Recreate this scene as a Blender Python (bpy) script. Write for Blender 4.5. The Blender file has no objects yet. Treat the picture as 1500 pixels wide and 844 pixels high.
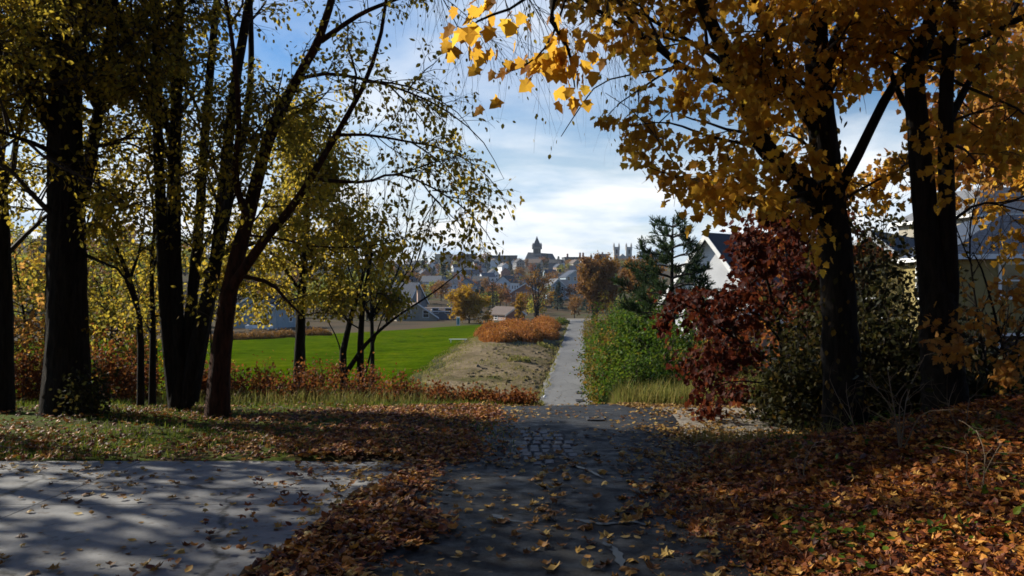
import bpy, math
import numpy as np

S = bpy.context.scene
COL = S.collection
RNG = np.random.default_rng(11)
R = math.radians
EYE = 1.65          # eye height above the road where the photographer stands
F = 1150.0          # focal length in photo pixels (1500 wide)

def P(px, py, d):
    """point seen at photo position px,py at a distance d ahead"""
    return np.array([(px - 750.0) / F * d, d, EYE - (py - 422.0) / F * d])

def sstep(a, b, x):
    t = np.clip((np.asarray(x, float) - a) / (b - a), 0, 1)
    return t * t * (3 - 2 * t)

def unit(v):
    return v / np.maximum(np.linalg.norm(v, axis=-1, keepdims=True), 1e-9)

# ------------------------------------------------------------------ terrain
_py = np.array([-60, 0, 11, 13.5, 15.2, 20, 30, 40, 46, 60, 170, 190, 230, 300, 400, 500, 600, 700, 800, 880, 1000, 1400, 4000.])
_pz = np.array([.8, 0, -.30, -.40, -.62, -1.6, -3.5, -4.9, -5.25, -5.35, -5.4, -6.0, -6.0, -3, 2.0, 7.5, 14, 20, 24.5, 25, 18, 0, 0.])

def road_x(y):
    return np.interp(y, [-60, 5, 13.5, 46, 100, 172, 400], [.2, .3, .75, 3.2, 7.9, 14.3, 34])

def terrain(x, y):
    x = np.asarray(x, float); y = np.asarray(y, float)
    z = np.interp(y, _py, _pz)
    # knock the corners off the profile
    for k in (-.9, .9):
        z = z + .35 * (np.interp(y + k * np.clip(np.abs(y) * .08, .3, 12), _py, _pz) - np.interp(y, _py, _pz))
    dx = x - road_x(y)
    # raised ground to the right beyond the hedge
    up = sstep(3.5, 10, dx) * sstep(15, 22, y) * (1 - sstep(120, 180, y))
    z = z + up * np.maximum(0, -1.9 - z) * .92
    # leafy bank on the right in the foreground
    z = z + sstep(1.5, 6.0, x) * .80 * (1 - sstep(7.8, 9.7, y)) + sstep(5.0, 12, x) * .7 * (1 - sstep(9, 13, y))
    # strip between drive and road slightly domed, left verge
    z = z + .05 * np.exp(-((x + 1.5) / .8) ** 2) * (1 - sstep(10, 14, y)) * sstep(-2, 3, y)
    # berm between field and road
    z = z + .95 * np.exp(-((dx + 8.5) / 4.2) ** 2) * sstep(55, 85, y) * (1 - sstep(120, 165, y))
    z = z + sstep(-2.2, -4.5, dx) * sstep(44, 54, y) * (1 - sstep(100, 130, y)) * (.22 + .07 * np.sin(x * 1.9 + y * .31) * np.sin(y * .8) + .05 * np.sin(x * 3.1 - y * 1.1))
    # wooded hillside on the left
    z = z + sstep(.2, .55, -x / np.maximum(y, 40)) * np.interp(y, [120, 170, 380, 800, 1200], [0, 2, 24, 18, 0])
    # small unevenness
    near = (1 - sstep(30, 60, y))
    z = z + near * .012 * (np.sin(x * 2.1 + y * .7) + np.sin(y * 1.9 - x * 1.3 + 1) + .6 * np.sin(x * 4.3 + 2) * np.sin(y * 3.7))
    far = sstep(180, 260, y)
    z = z + far * 1.2 * (np.sin(x * .031 + y * .012) + np.sin(y * .023 - x * .017 + 1))
    return z

def ground_pt(px, d, dz=0.0):
    x = (px - 750.0) / F * d
    return np.array([x, d, float(terrain(x, d)) + dz])

# ------------------------------------------------------------------ mesh builder
class MB:
    def __init__(self):
        self.v = []; self.n = 0; self.f = []; self.t = []; self.mi = []
    def add(self, v, faces, tone=None, mi=0):
        v = np.asarray(v, float).reshape(-1, 3)
        for fa in (faces if isinstance(faces, list) else [faces]):
            fa = np.asarray(fa, np.int64)
            if fa.size:
                self.f.append(fa + self.n); self.mi.append(np.full(len(fa), mi, np.int32))
        self.v.append(v)
        self.t.append(np.full(len(v), .5) if tone is None else np.broadcast_to(np.asarray(tone, float), (len(v),)))
        self.n += len(v)
    def box(self, c, s, rz=0.0, tone=None, mi=0):
        c = np.asarray(c, float); s = np.asarray(s, float) / 2
        q = np.array([[a, b, e] for e in (-1, 1) for b in (-1, 1) for a in (-1, 1)], float) * s
        co, si = math.cos(rz), math.sin(rz)
        q = np.stack([q[:, 0] * co - q[:, 1] * si, q[:, 0] * si + q[:, 1] * co, q[:, 2]], 1) + c
        self.add(q, np.array([[0, 2, 3, 1], [4, 5, 7, 6], [0, 1, 5, 4], [2, 6, 7, 3], [0, 4, 6, 2], [1, 3, 7, 5]]), tone, mi)
    def prism(self, prof, y0, y1, mi=0):
        """profile in x,z swept along y"""
        prof = np.asarray(prof, float); n = len(prof)
        a = np.stack([prof[:, 0], np.full(n, y0), prof[:, 1]], 1); b = a.copy(); b[:, 1] = y1
        side = np.array([[i, (i + 1) % n, n + (i + 1) % n, n + i] for i in range(n)])
        self.add(np.vstack([a, b]), [side, np.arange(n)[None, ::-1], (np.arange(n) + n)[None]], None, mi)
    def tubes(self, pts, rad, sides=5, tone=None, rough=0.0, mi=0):
        """pts N,K,3   rad N,K"""
        pts = np.asarray(pts, float); rad = np.asarray(rad, float)
        if pts.ndim == 2: pts = pts[None]; rad = rad[None]
        N, K, _ = pts.shape
        if N == 0: return
        d = np.gradient(pts, axis=1); d = unit(d)
        ref = np.zeros_like(d[:, :1]); m = np.abs(unit(pts[:, -1] - pts[:, 0])[:, 2]) > .8
        ref[m, 0, 0] = 1; ref[~m, 0, 2] = 1
        u = unit(np.cross(d, np.broadcast_to(ref, d.shape))); w = np.cross(d, u)
        a = np.arange(sides) * 2 * math.pi / sides
        rr = rad[:, :, None] * np.ones(sides)
        if rough: rr = rr * (1 + rough * (RNG.random(rr.shape) - .5))
        ring = pts[:, :, None] + rr[..., None] * (u[:, :, None] * np.cos(a)[:, None] + w[:, :, None] * np.sin(a)[:, None])
        v = ring.reshape(-1, 3)
        i = np.arange(N)[:, None, None] * K * sides; k = np.arange(K - 1)[None, :, None] * sides; s = np.arange(sides)[None, None]
        s2 = (s + 1) % sides
        q = np.stack([i + k + s, i + k + s2, i + k + sides + s2, i + k + sides + s], -1).reshape(-1, 4)
        t = None if tone is None else np.repeat(np.broadcast_to(tone, (N,)), K * sides)
        self.add(v, q, t, mi)
    def build(self, name, mats, parent=None, smooth=False, loc=None):
        if isinstance(mats, bpy.types.Material): mats = [mats]
        v = np.concatenate(self.v) if self.v else np.zeros((0, 3))
        me = bpy.data.meshes.new(name)
        if loc is not None: v = v - np.asarray(loc)
        me.vertices.add(len(v)); me.vertices.foreach_set('co', v.astype(np.float32).ravel())
        if self.f:
            tot = np.concatenate([np.full(len(f), f.shape[1]) for f in self.f])
            loops = np.concatenate([f.ravel() for f in self.f])
            me.loops.add(len(loops)); me.loops.foreach_set('vertex_index', loops.astype(np.int32))
            me.polygons.add(len(tot)); st = np.concatenate([[0], np.cumsum(tot)[:-1]])
            me.polygons.foreach_set('loop_start', st.astype(np.int32))
            me.polygons.foreach_set('material_index', np.concatenate(self.mi))
            me.polygons.foreach_set('use_smooth', np.full(len(tot), smooth))
        at = me.attributes.new('tone', 'FLOAT', 'POINT'); at.data.foreach_set('value', np.concatenate(self.t).astype(np.float32) if self.t else [])
        me.update(calc_edges=True)
        for m in mats: me.materials.append(m)
        o = bpy.data.objects.new(name, me); COL.objects.link(o)
        if parent is not None: o.parent = parent
        if loc is not None and parent is None: o.location = loc
        return o

def tag(o, label, cat, group=None):
    o['label'] = label; o['category'] = cat
    if group: o['group'] = group
    return o
def thing(name, label, cat, loc=(0, 0, 0), rz=0.0, group=None):
    o = bpy.data.objects.new(name, None); COL.objects.link(o)
    o.location = [float(c) for c in loc]; o.rotation_euler = (0, 0, rz); o.empty_display_size = .2
    return tag(o, label, cat, group)
def setting(o, kind='structure', label=None, cat=None):
    o['kind'] = kind
    if label: o['label'] = label; o['category'] = cat
    return o
KIDS = {}
def dup(root, loc, rz=0.0, sc=1.0, label=None, group=None):
    r = root.copy(); COL.objects.link(r); r.location = [float(c) for c in loc]; r.rotation_euler = (0, 0, rz)
    r.scale = (sc, sc, sc) if np.isscalar(sc) else sc
    if label: r['label'] = label
    if group: r['group'] = group
    if root.name not in KIDS:
        KIDS[root.name] = [(c, list(c.children)) for c in root.children]
    for c, gs in KIDS[root.name]:
        k = c.copy(); COL.objects.link(k); k.parent = r
        for g in gs:
            h = g.copy(); COL.objects.link(h); h.parent = k
    return r

# ------------------------------------------------------------------ materials
def newmat(name):
    m = bpy.data.materials.new(name); m.use_nodes = True
    nt = m.node_tree; nt.nodes.clear()
    out = nt.nodes.new('ShaderNodeOutputMaterial')
    return m, nt, out
def N(nt, typ, **kw):
    n = nt.nodes.new(typ)
    for k, v in kw.items():
        if k in n.inputs: n.inputs[k].default_value = v
        else: setattr(n, k, v)
    return n
def ramp(nt, stops, fac=None, interp='LINEAR'):
    r = nt.nodes.new('ShaderNodeValToRGB'); r.color_ramp.interpolation = interp
    e = r.color_ramp.elements
    while len(e) < len(stops): e.new(.5)
    for i, (p, c) in enumerate(stops):
        e[i].position = p; e[i].color = (*c, 1) if len(c) == 3 else c
    if fac is not None: nt.links.new(fac, r.inputs[0])
    return r
def noise(nt, scale, detail=4, vec=None, rough=.55, dist=0.0):
    n = N(nt, 'ShaderNodeTexNoise', Scale=scale, Detail=detail, Roughness=rough, Distortion=dist)
    if vec is not None: nt.links.new(vec, n.inputs['Vector'])
    return n
def mixc(nt, fac, a, b, blend='MIX'):
    m = nt.nodes.new('ShaderNodeMix'); m.data_type = 'RGBA'; m.blend_type = blend
    for s, v in ((0, fac), (6, a), (7, b)):
        if isinstance(v, bpy.types.NodeSocket): nt.links.new(v, m.inputs[s])
        elif s == 0: m.inputs[0].default_value = v
        else: m.inputs[s].default_value = (*v, 1)
    return m.outputs[2]
def bump(nt, h, strength=.5, dist=.02):
    b = N(nt, 'ShaderNodeBump', Strength=strength, Distance=dist); nt.links.new(h, b.inputs['Height']); return b.outputs[0]
def objvec(nt): return nt.nodes.new('ShaderNodeTexCoord').outputs['Object']
def posvec(nt): return nt.nodes.new('ShaderNodeNewGeometry').outputs['Position']

def leaf_mat(name, stops, trans=.45, rough=.6, spec=.12, tg=.8):
    m, nt, out = newmat(name)
    a = N(nt, 'ShaderNodeAttribute', attribute_name='tone')
    r = ramp(nt, stops, a.outputs['Fac'])
    p = N(nt, 'ShaderNodeBsdfPrincipled', Roughness=rough); p.inputs['Specular IOR Level'].default_value = spec
    nt.links.new(r.outputs[0], p.inputs['Base Color'])
    if trans > 0:
        t = N(nt, 'ShaderNodeBsdfTranslucent')
        g = N(nt, 'ShaderNodeGamma', Gamma=tg); nt.links.new(r.outputs[0], g.inputs[0]); nt.links.new(g.outputs[0], t.inputs[0])
        x = N(nt, 'ShaderNodeMixShader', Fac=trans); nt.links.new(p.outputs[0], x.inputs[1]); nt.links.new(t.outputs[0], x.inputs[2])
        nt.links.new(x.outputs[0], out.inputs[0])
    else: nt.links.new(p.outputs[0], out.inputs[0])
    return m
def simple(name, c, rough=.7, var=.25, scale=3.0, bumps=0.0, spec=.3, c2=None, bscale=None):
    m, nt, out = newmat(name)
    v = objvec(nt); n = noise(nt, scale, 6, v)
    c = np.array(c); lo = c * (1 - var); hi = np.array(c2) if c2 is not None else c * (1 + var)
    r = ramp(nt, [(.3, tuple(lo)), (.7, tuple(np.minimum(hi, .9)))], n.outputs['Fac'])
    p = N(nt, 'ShaderNodeBsdfPrincipled', Roughness=rough); p.inputs['Specular IOR Level'].default_value = spec
    nt.links.new(r.outputs[0], p.inputs['Base Color'])
    if bumps:
        n2 = noise(nt, bscale or scale * 4, 6, v); nt.links.new(bump(nt, n2.outputs['Fac'], bumps, .02), p.inputs['Normal'])
    nt.links.new(p.outputs[0], out.inputs[0]); return m
def bark_mat(name, c0, c1):
    m, nt, out = newmat(name)
    v = objvec(nt); mp = N(nt, 'ShaderNodeMapping'); mp.inputs['Scale'].default_value = (9, 9, 1.6); nt.links.new(v, mp.inputs[0])
    n = noise(nt, 2.2, 8, mp.outputs[0], .65, .6)
    r = ramp(nt, [(.35, c0), (.68, c1)], n.outputs['Fac'])
    p = N(nt, 'ShaderNodeBsdfPrincipled', Roughness=.9); p.inputs['Specular IOR Level'].default_value = .1
    nt.links.new(r.outputs[0], p.inputs['Base Color']); nt.links.new(bump(nt, n.outputs['Fac'], 1.0, .03), p.inputs['Normal'])
    nt.links.new(p.outputs[0], out.inputs[0]); return m

M = {}
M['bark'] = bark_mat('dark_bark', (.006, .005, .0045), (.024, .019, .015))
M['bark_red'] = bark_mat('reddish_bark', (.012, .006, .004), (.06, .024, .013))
M['twig'] = simple('twig_bark', (.030, .022, .017), .85)
M['twig_pale'] = simple('dry_twig', (.13, .095, .06), .85)
M['olive'] = leaf_mat('olive_leaf', [(0, (.050, .045, .004)), (.3, (.13, .10, .006)), (.65, (.30, .19, .007)), (1, (.44, .22, .008))], .6, tg=.66)
M['olive_green'] = leaf_mat('green_yellow_leaf', [(0, (.028, .042, .005)), (.5, (.075, .085, .007)), (.8, (.19, .155, .008)), (1, (.30, .18, .010))], .6, tg=.68)
M['gold'] = leaf_mat('gold_maple_leaf', [(0, (.14, .060, .004)), (.3, (.34, .130, .005)), (.7, (.50, .215, .007)), (.9, (.60, .33, .010)), (1, (.30, .24, .012))], .65, tg=.64)
M['yellow'] = leaf_mat('yellow_leaf', [(0, (.20, .09, .004)), (.5, (.33, .17, .006)), (1, (.42, .24, .010))], .4)
M['orange'] = leaf_mat('orange_leaf', [(0, (.15, .055, .015)), (.5, (.32, .12, .015)), (1, (.42, .20, .015))], .6, tg=.68)
M['orange_far'] = leaf_mat('brown_orange_leaf', [(0, (.09, .040, .012)), (.5, (.19, .078, .014)), (1, (.26, .13, .018))], .3)
M['red'] = leaf_mat('dark_red_leaf', [(0, (.024, .003, .002)), (.5, (.046, .007, .003)), (.85, (.10, .018, .004)), (1, (.22, .07, .008))], .45)
M['redbrush'] = leaf_mat('russet_brush', [(0, (.06, .013, .005)), (.45, (.14, .036, .008)), (.8, (.21, .07, .012)), (1, (.17, .11, .02))], .4)
M['hedge'] = leaf_mat('hedge_leaf', [(0, (.014, .036, .004)), (.45, (.036, .080, .004)), (.8, (.09, .12, .007)), (1, (.20, .14, .009))], .4)
M['hedge_gold'] = leaf_mat('turning_hedge_leaf', [(0, (.04, .06, .008)), (.4, (.10, .09, .010)), (.75, (.19, .10, .009)), (1, (.21, .055, .008))], .4)
M['needle'] = leaf_mat('pine_needle', [(0, (.012, .026, .010)), (.6, (.026, .050, .017)), (1, (.055, .085, .022))], .15)
M['conifer'] = leaf_mat('far_conifer', [(0, (.012, .028, .020)), (1, (.03, .055, .032))], .1)
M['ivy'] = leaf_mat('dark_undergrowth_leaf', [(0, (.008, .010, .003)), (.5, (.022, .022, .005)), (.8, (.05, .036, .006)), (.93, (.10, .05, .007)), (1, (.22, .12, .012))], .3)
M['litter'] = leaf_mat('fallen_leaf', [(0, (.035, .009, .004)), (.3, (.12, .028, .006)), (.55, (.24, .068, .008)), (.82, (.40, .16, .018)), (1, (.50, .28, .06))], .12, .6, .3)
M['litter_yellow'] = leaf_mat('fallen_yellow_leaf', [(0, (.07, .025, .007)), (.4, (.20, .09, .012)), (.8, (.34, .20, .035)), (1, (.45, .32, .10))], .1, .6, .3)
M['grass'] = leaf_mat('grass_blade', [(0, (.03, .055, .004)), (.5, (.075, .115, .006)), (1, (.17, .17, .015))], .35)
M['straw'] = leaf_mat('tall_grass_blade', [(0, (.07, .085, .015)), (.5, (.15, .15, .022)), (1, (.26, .19, .05))], .35)
M['brush_far'] = leaf_mat('orange_brush_stem', [(0, (.13, .045, .010)), (.5, (.34, .095, .012)), (1, (.42, .18, .03))], .3)

# ------------------------------------------------------------------ ground materials
def ground_mat():
    m, nt, out = newmat('soil_and_grass')
    v = posvec(nt)
    big = noise(nt, .35, 5, v); fine = noise(nt, 9, 8, v, .7); mid = noise(nt, 2.2, 6, v, .65)
    soil = ramp(nt, [(.3, (.022, .014, .009)), (.55, (.055, .034, .018)), (.75, (.10, .06, .03))], fine.outputs['Fac'])
    gr = ramp(nt, [(.3, (.022, .038, .004)), (.7, (.075, .10, .008))], fine.outputs['Fac'])
    k = ramp(nt, [(.40, (0, 0, 0)), (.54, (1, 1, 1))], mid.outputs['Fac'])
    near = mixc(nt, k.outputs[0], soil.outputs[0], gr.outputs[0])
    # far away: meadow, scrub and bare woodland floor
    sx_ = N(nt, 'ShaderNodeSeparateXYZ'); nt.links.new(v, sx_.inputs[0]); mx_ = N(nt, 'ShaderNodeMapRange'); mx_.inputs['From Min'].default_value = -2.3; mx_.inputs['From Max'].default_value = -1.7; nt.links.new(sx_.outputs['X'], mx_.inputs['Value'])
    near = mixc(nt, mx_.outputs[0], near, soil.outputs[0])
    farc = ramp(nt, [(.3, (.030, .030, .018)), (.5, (.075, .052, .030)), (.7, (.055, .065, .022))], noise(nt, .045, 7, v, .65).outputs['Fac'])
    sep = N(nt, 'ShaderNodeSeparateXYZ'); nt.links.new(v, sep.inputs[0])
    mr = N(nt, 'ShaderNodeMapRange'); mr.inputs['From Min'].default_value = 25; mr.inputs['From Max'].default_value = 110
    nt.links.new(sep.outputs['Y'], mr.inputs['Value'])
    c = mixc(nt, mr.outputs[0], near, farc.outputs[0])
    p = N(nt, 'ShaderNodeBsdfPrincipled', Roughness=.95); p.inputs['Specular IOR Level'].default_value = .05
    nt.links.new(c, p.inputs['Base Color']); nt.links.new(bump(nt, fine.outputs['Fac'], .8, .03), p.inputs['Normal'])
    nt.links.new(p.outputs[0], out.inputs[0]); return m
def asphalt_mat():
    m, nt, out = newmat('worn_asphalt')
    v = posvec(nt)
    mp = N(nt, 'ShaderNodeMapping'); mp.inputs['Scale'].default_value = (1.0, .55, 1); nt.links.new(v, mp.inputs[0])
    big = noise(nt, .9, 6, mp.outputs[0], .6, .8); grit = noise(nt, 90, 3, v, .7); mid = noise(nt, 5, 6, v, .65)
    base = ramp(nt, [(.3, (.008, .009, .011)), (.5, (.017, .018, .020)), (.66, (.034, .035, .036)), (.8, (.065, .065, .062))], big.outputs['Fac'])
    sp = ramp(nt, [(.35, (.75, .75, .75)), (.7, (1.3, 1.28, 1.25))], grit.outputs['Fac'])
    c = mixc(nt, .7, base.outputs[0], sp.outputs[0], 'MULTIPLY')
    # cracks
    vo = N(nt, 'ShaderNodeTexVoronoi', feature='DISTANCE_TO_EDGE', Scale=.75)
    dv = N(nt, 'ShaderNodeVectorMath', operation='ADD'); sc = N(nt, 'ShaderNodeVectorMath', operation='SCALE'); sc.inputs['Scale'].default_value = .55
    nt.links.new(noise(nt, 2.5, 5, v).outputs['Color'], sc.inputs[0]); nt.links.new(v, dv.inputs[0]); nt.links.new(sc.outputs[0], dv.inputs[1]); nt.links.new(dv.outputs[0], vo.inputs['Vector'])
    cr = ramp(nt, [(.0, (1, 1, 1)), (.014, (.6, .6, .6)), (.03, (0, 0, 0))], vo.outputs['Distance'])
    c2 = mixc(nt, cr.outputs[0], c, (.012, .011, .010))
    p = N(nt, 'ShaderNodeBsdfPrincipled'); p.inputs['Specular IOR Level'].default_value = .18
    rr = ramp(nt, [(.35, (.5, .5, .5)), (.65, (.85, .85, .85))], mid.outputs['Fac']); nt.links.new(rr.outputs[0], p.inputs['Roughness'])
    nt.links.new(c2, p.inputs['Base Color'])
    h = N(nt, 'ShaderNodeMath', operation='ADD'); nt.links.new(grit.outputs['Fac'], h.inputs[0]); nt.links.new(mid.outputs['Fac'], h.inputs[1])
    nt.links.new(bump(nt, h.outputs[0], .55, .02), p.inputs['Normal'])
    nt.links.new(p.outputs[0], out.inputs[0]); return m
def concrete_mat(name, lo, hi, streak=(1, 1, 1)):
    m, nt, out = newmat(name)
    v = posvec(nt); mp = N(nt, 'ShaderNodeMapping'); mp.inputs['Scale'].default_value = streak; nt.links.new(v, mp.inputs[0])
    a = noise(nt, .55, 8, mp.outputs[0], .62, .5); b = noise(nt, 30, 5, v, .7); s = noise(nt, 3.2, 7, v, .7)
    c = ramp(nt, [(.25, lo), (.7, hi)], a.outputs['Fac'])
    st = ramp(nt, [(.5, (1, 1, 1)), (.72, (.62, .58, .52))], s.outputs['Fac'])
    g = ramp(nt, [(.3, (.85, .85, .85)), (.7, (1.1, 1.1, 1.1))], b.outputs['Fac'])
    c2 = mixc(nt, .8, mixc(nt, .7, c.outputs[0], st.outputs[0], 'MULTIPLY'), g.outputs[0], 'MULTIPLY')
    vo = N(nt, 'ShaderNodeTexVoronoi', feature='DISTANCE_TO_EDGE', Scale=.33); dv = N(nt, 'ShaderNodeVectorMath', operation='ADD'); sc = N(nt, 'ShaderNodeVectorMath', operation='SCALE'); sc.inputs['Scale'].default_value = .5
    nt.links.new(noise(nt, 1.8, 7, v, .65).outputs['Color'], sc.inputs[0]); nt.links.new(v, dv.inputs[0]); nt.links.new(sc.outputs[0], dv.inputs[1]); nt.links.new(dv.outputs[0], vo.inputs['Vector'])
    cr = ramp(nt, [(0, (.8, .8, .8)), (.005, (.5, .5, .5)), (.011, (0, 0, 0))], vo.outputs['Distance'])
    c2 = mixc(nt, cr.outputs[0], c2, (.03, .028, .024))
    sp = ramp(nt, [(.60, (0, 0, 0)), (.68, (.55, .55, .55))], noise(nt, 11, 4, v, .6).outputs['Fac']); c2 = mixc(nt, sp.outputs[0], c2, (.07, .055, .04))
    p = N(nt, 'ShaderNodeBsdfPrincipled', Roughness=.85); p.inputs['Specular IOR Level'].default_value = .2
    nt.links.new(c2, p.inputs['Base Color']); nt.links.new(bump(nt, b.outputs['Fac'], .3, .01), p.inputs['Normal'])
    nt.links.new(p.outputs[0], out.inputs[0]); return m
def lawn_mat():
    m, nt, out = newmat('mown_lawn')
    v = posvec(nt)
    a = noise(nt, .16, 9, v, .7); mp = N(nt, 'ShaderNodeMapping'); mp.inputs['Scale'].default_value = (1, .25, 1); nt.links.new(v, mp.inputs[0]); b = noise(nt, 2.5, 6, mp.outputs[0], .7)
    c = ramp(nt, [(.32, (.030, .058, .001)), (.5, (.050, .086, .001)), (.68, (.080, .098, .003))], a.outputs['Fac'])
    g = ramp(nt, [(.25, (.62, .64, .6)), (.75, (1.25, 1.22, 1.2))], b.outputs['Fac'])
    p = N(nt, 'ShaderNodeBsdfPrincipled', Roughness=1.0); p.inputs['Specular IOR Level'].default_value = 0
    wv = N(nt, 'ShaderNodeTexWave', Scale=.11, Distortion=1.5, Detail=2); wv.bands_direction = 'Y'; nt.links.new(v, wv.inputs['Vector'])
    ws = ramp(nt, [(.3, (.86, .88, .85)), (.7, (1.08, 1.05, 1.1))], wv.outputs['Fac'])
    wp = ramp(nt, [(.62, (0, 0, 0)), (.74, (.7, .7, .7))], noise(nt, .35, 7, v, .7).outputs['Fac'])
    lc = mixc(nt, wp.outputs[0], mixc(nt, 1.0, mixc(nt, .8, c.outputs[0], g.outputs[0], 'MULTIPLY'), ws.outputs[0], 'MULTIPLY'), (.085, .082, .018))
    nt.links.new(lc, p.inputs['Base Color'])
    nt.links.new(bump(nt, b.outputs['Fac'], .5, .05), p.inputs['Normal']); nt.links.new(p.outputs[0], out.inputs[0]); return m
def dirt_mat():
    m, nt, out = newmat('bare_dirt_with_weeds')
    v = posvec(nt)
    a = noise(nt, .3, 8, v, .68, .4); b = noise(nt, 3.5, 8, v, .7)
    c = ramp(nt, [(.28, (.06, .07, .014)), (.40, (.13, .10, .045)), (.55, (.20, .15, .085)), (.75, (.26, .20, .125))], a.outputs['Fac'])
    g = ramp(nt, [(.28, (.40, .36, .32)), (.5, (1, 1, 1)), (.8, (1.2, 1.18, 1.12))], b.outputs['Fac'])
    p = N(nt, 'ShaderNodeBsdfPrincipled', Roughness=.95); p.inputs['Specular IOR Level'].default_value = .05
    nt.links.new(mixc(nt, .85, c.outputs[0], g.outputs[0], 'MULTIPLY'), p.inputs['Base Color'])
    nt.links.new(bump(nt, b.outputs['Fac'], 1, .25), p.inputs['Normal']); nt.links.new(p.outputs[0], out.inputs[0]); return m
M['ground'] = ground_mat(); M['asphalt'] = asphalt_mat(); M['lawn'] = lawn_mat(); M['dirt'] = dirt_mat()
M['drive'] = concrete_mat('driveway_concrete', (.15, .152, .155), (.25, .25, .248))
M['far_road'] = concrete_mat('old_pale_road', (.10, .10, .097), (.175, .172, .163), (1, .35, 1))
M['gravel'] = concrete_mat('gravelly_path', (.14, .122, .10), (.27, .235, .185))
m, nt, out = newmat('wet_tar')
p = N(nt, 'ShaderNodeBsdfPrincipled', Roughness=.4); p.inputs['Base Color'].default_value = (.010, .011, .014, 1); p.inputs['Specular IOR Level'].default_value = .13
nt.links.new(bump(nt, noise(nt, 6, 3, posvec(nt)).outputs['Fac'], .05, .01), p.inputs['Normal'])
nt.links.new(p.outputs[0], out.inputs[0]); M['wet'] = m

# ------------------------------------------------------------------ ground and sheets
def axis(dense0, dense1, step, lo, hi, grow=1.16):
    a = list(np.arange(dense0, dense1 + 1e-6, step)); s = step
    while a[-1] < hi: s *= grow; a.append(a[-1] + s)
    s = step; b = [dense0]
    while b[-1] > lo: s *= grow; b.append(b[-1] - s)
    return np.array(sorted(set(b[1:] + a)))
gx = axis(-13, 11, .3, -2500, 2500, 1.10); gy = axis(-4, 48, .3, -400, 4200, 1.05)
X, Y = np.meshgrid(gx, gy)

def drive_edge(y): return -1.63 + (np.asarray(y, float) - 4.7) * .155
def drive_mask(x, y): return (x > -13.2) & (x < drive_edge(y) - .05) & (y > .5) & (y < 8.45)
def road_half(y, side):
    # asphalt half width, ragged
    w = np.interp(y, [-6, 5, 9, 13, 16, 46, 58, 70, 100, 172], [1.5, 1.55, 1.7, 1.95, 1.9, 2.0, 2.05, 1.9, 1.65, 1.75])
    k = 1 - .6 * sstep(20, 40, y)
    return w + k * (.13 * np.sin(y * .55 + side) + .07 * np.sin(y * 1.3 + 2 * side))
Z = terrain(X, Y)
Z -= .10 * (drive_mask(X, Y))
DX = X - road_x(Y)
Z -= np.where((np.abs(DX) < road_half(Y, 0) - .35) & (Y > -4) & (Y < 176), np.clip(.02 + Y * .002, .02, .3), 0)
g = MB()
ny, nx = X.shape
idx = np.arange(ny * nx).reshape(ny, nx)
g.add(np.stack([X, Y, Z], -1).reshape(-1, 3), np.stack([idx[:-1, :-1], idx[:-1, 1:], idx[1:, 1:], idx[1:, :-1]], -1).reshape(-1, 4))
setting(g.build('ground', M['ground'], smooth=True))

def sheet(name, mat, rows, left, right, off, cols=14, skirt=.12, matlist=None):
    """a surface draped over the terrain, row by row, with its rim turned down into the soil"""
    rows = np.asarray(rows, float); t = np.linspace(0, 1, cols)
    xl = np.array([left(y) for y in rows]); xr = np.array([right(y) for y in rows])
    x = xl[:, None] * (1 - t) + xr[:, None] * t; y = np.repeat(rows[:, None], cols, 1)
    o = np.array([off(v) if callable(off) else off for v in rows])[:, None]
    z = terrain(x, y) + o
    sk = np.zeros_like(z); sk[0] = sk[-1] = 1; sk[:, 0] = sk[:, -1] = 1
    z = z - sk * (skirt + o)
    b = MB(); i = np.arange(x.size).reshape(x.shape)
    b.add(np.stack([x, y, z], -1).reshape(-1, 3), np.stack([i[:-1, :-1], i[:-1, 1:], i[1:, 1:], i[1:, :-1]], -1).reshape(-1, 4))
    return setting(b.build(name, mat, smooth=True))
near_rows = np.concatenate([np.arange(-4, 22, .22), np.arange(22, 44.2, .6)])
sheet('asphalt_road', M['asphalt'], near_rows, lambda y: road_x(y) - road_half(y, 1), lambda y: road_x(y) + road_half(y, 2.2), .018, 18)
far_off = lambda y: .03 + max(0, y - 44) * .0018
sheet('concrete_road', M['far_road'], np.concatenate([np.arange(43.6, 100, .6), np.arange(100, 174, 1.5)]), lambda y: road_x(y) - road_half(y, 1), lambda y: road_x(y) + road_half(y, 2.2), far_off, 14)
sheet('gravel_path', M['gravel'], np.arange(9.3, 14.8, .25), lambda y: road_x(y) + 1.5, lambda y: 7.5 + .4 * math.sin(y * 3), .012, 24)
sheet('far_car_park', M['gravel'], np.arange(174.5, 186, 1.0), lambda y: road_x(y) - 6, lambda y: road_x(y) + 14, .25, 20, .5)
lawn_r = lambda y: float(np.interp(y, [40, 60, 100, 130, 153], [-5.5, -6.3, -4.6, -1.0, 4.2])) + .5 * math.sin(y * .5)
lawn_l = lambda y: float(np.interp(y, [40, 98, 103, 153], [-60, -60, -36, -3.0]))
sheet('lawn', M['lawn'], np.concatenate([np.arange(45, 153, 1.0), [153]]), lawn_l, lawn_r, .16, 40, .4)
sheet('dirt_bank', M['dirt'], np.arange(42, 140, .6), lambda y: lawn_r(y) - .6, lambda y: road_x(y) - road_half(y, 1) + .35, lambda y: .08 + max(0, y - 60) * .001, 16, .3)

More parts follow.
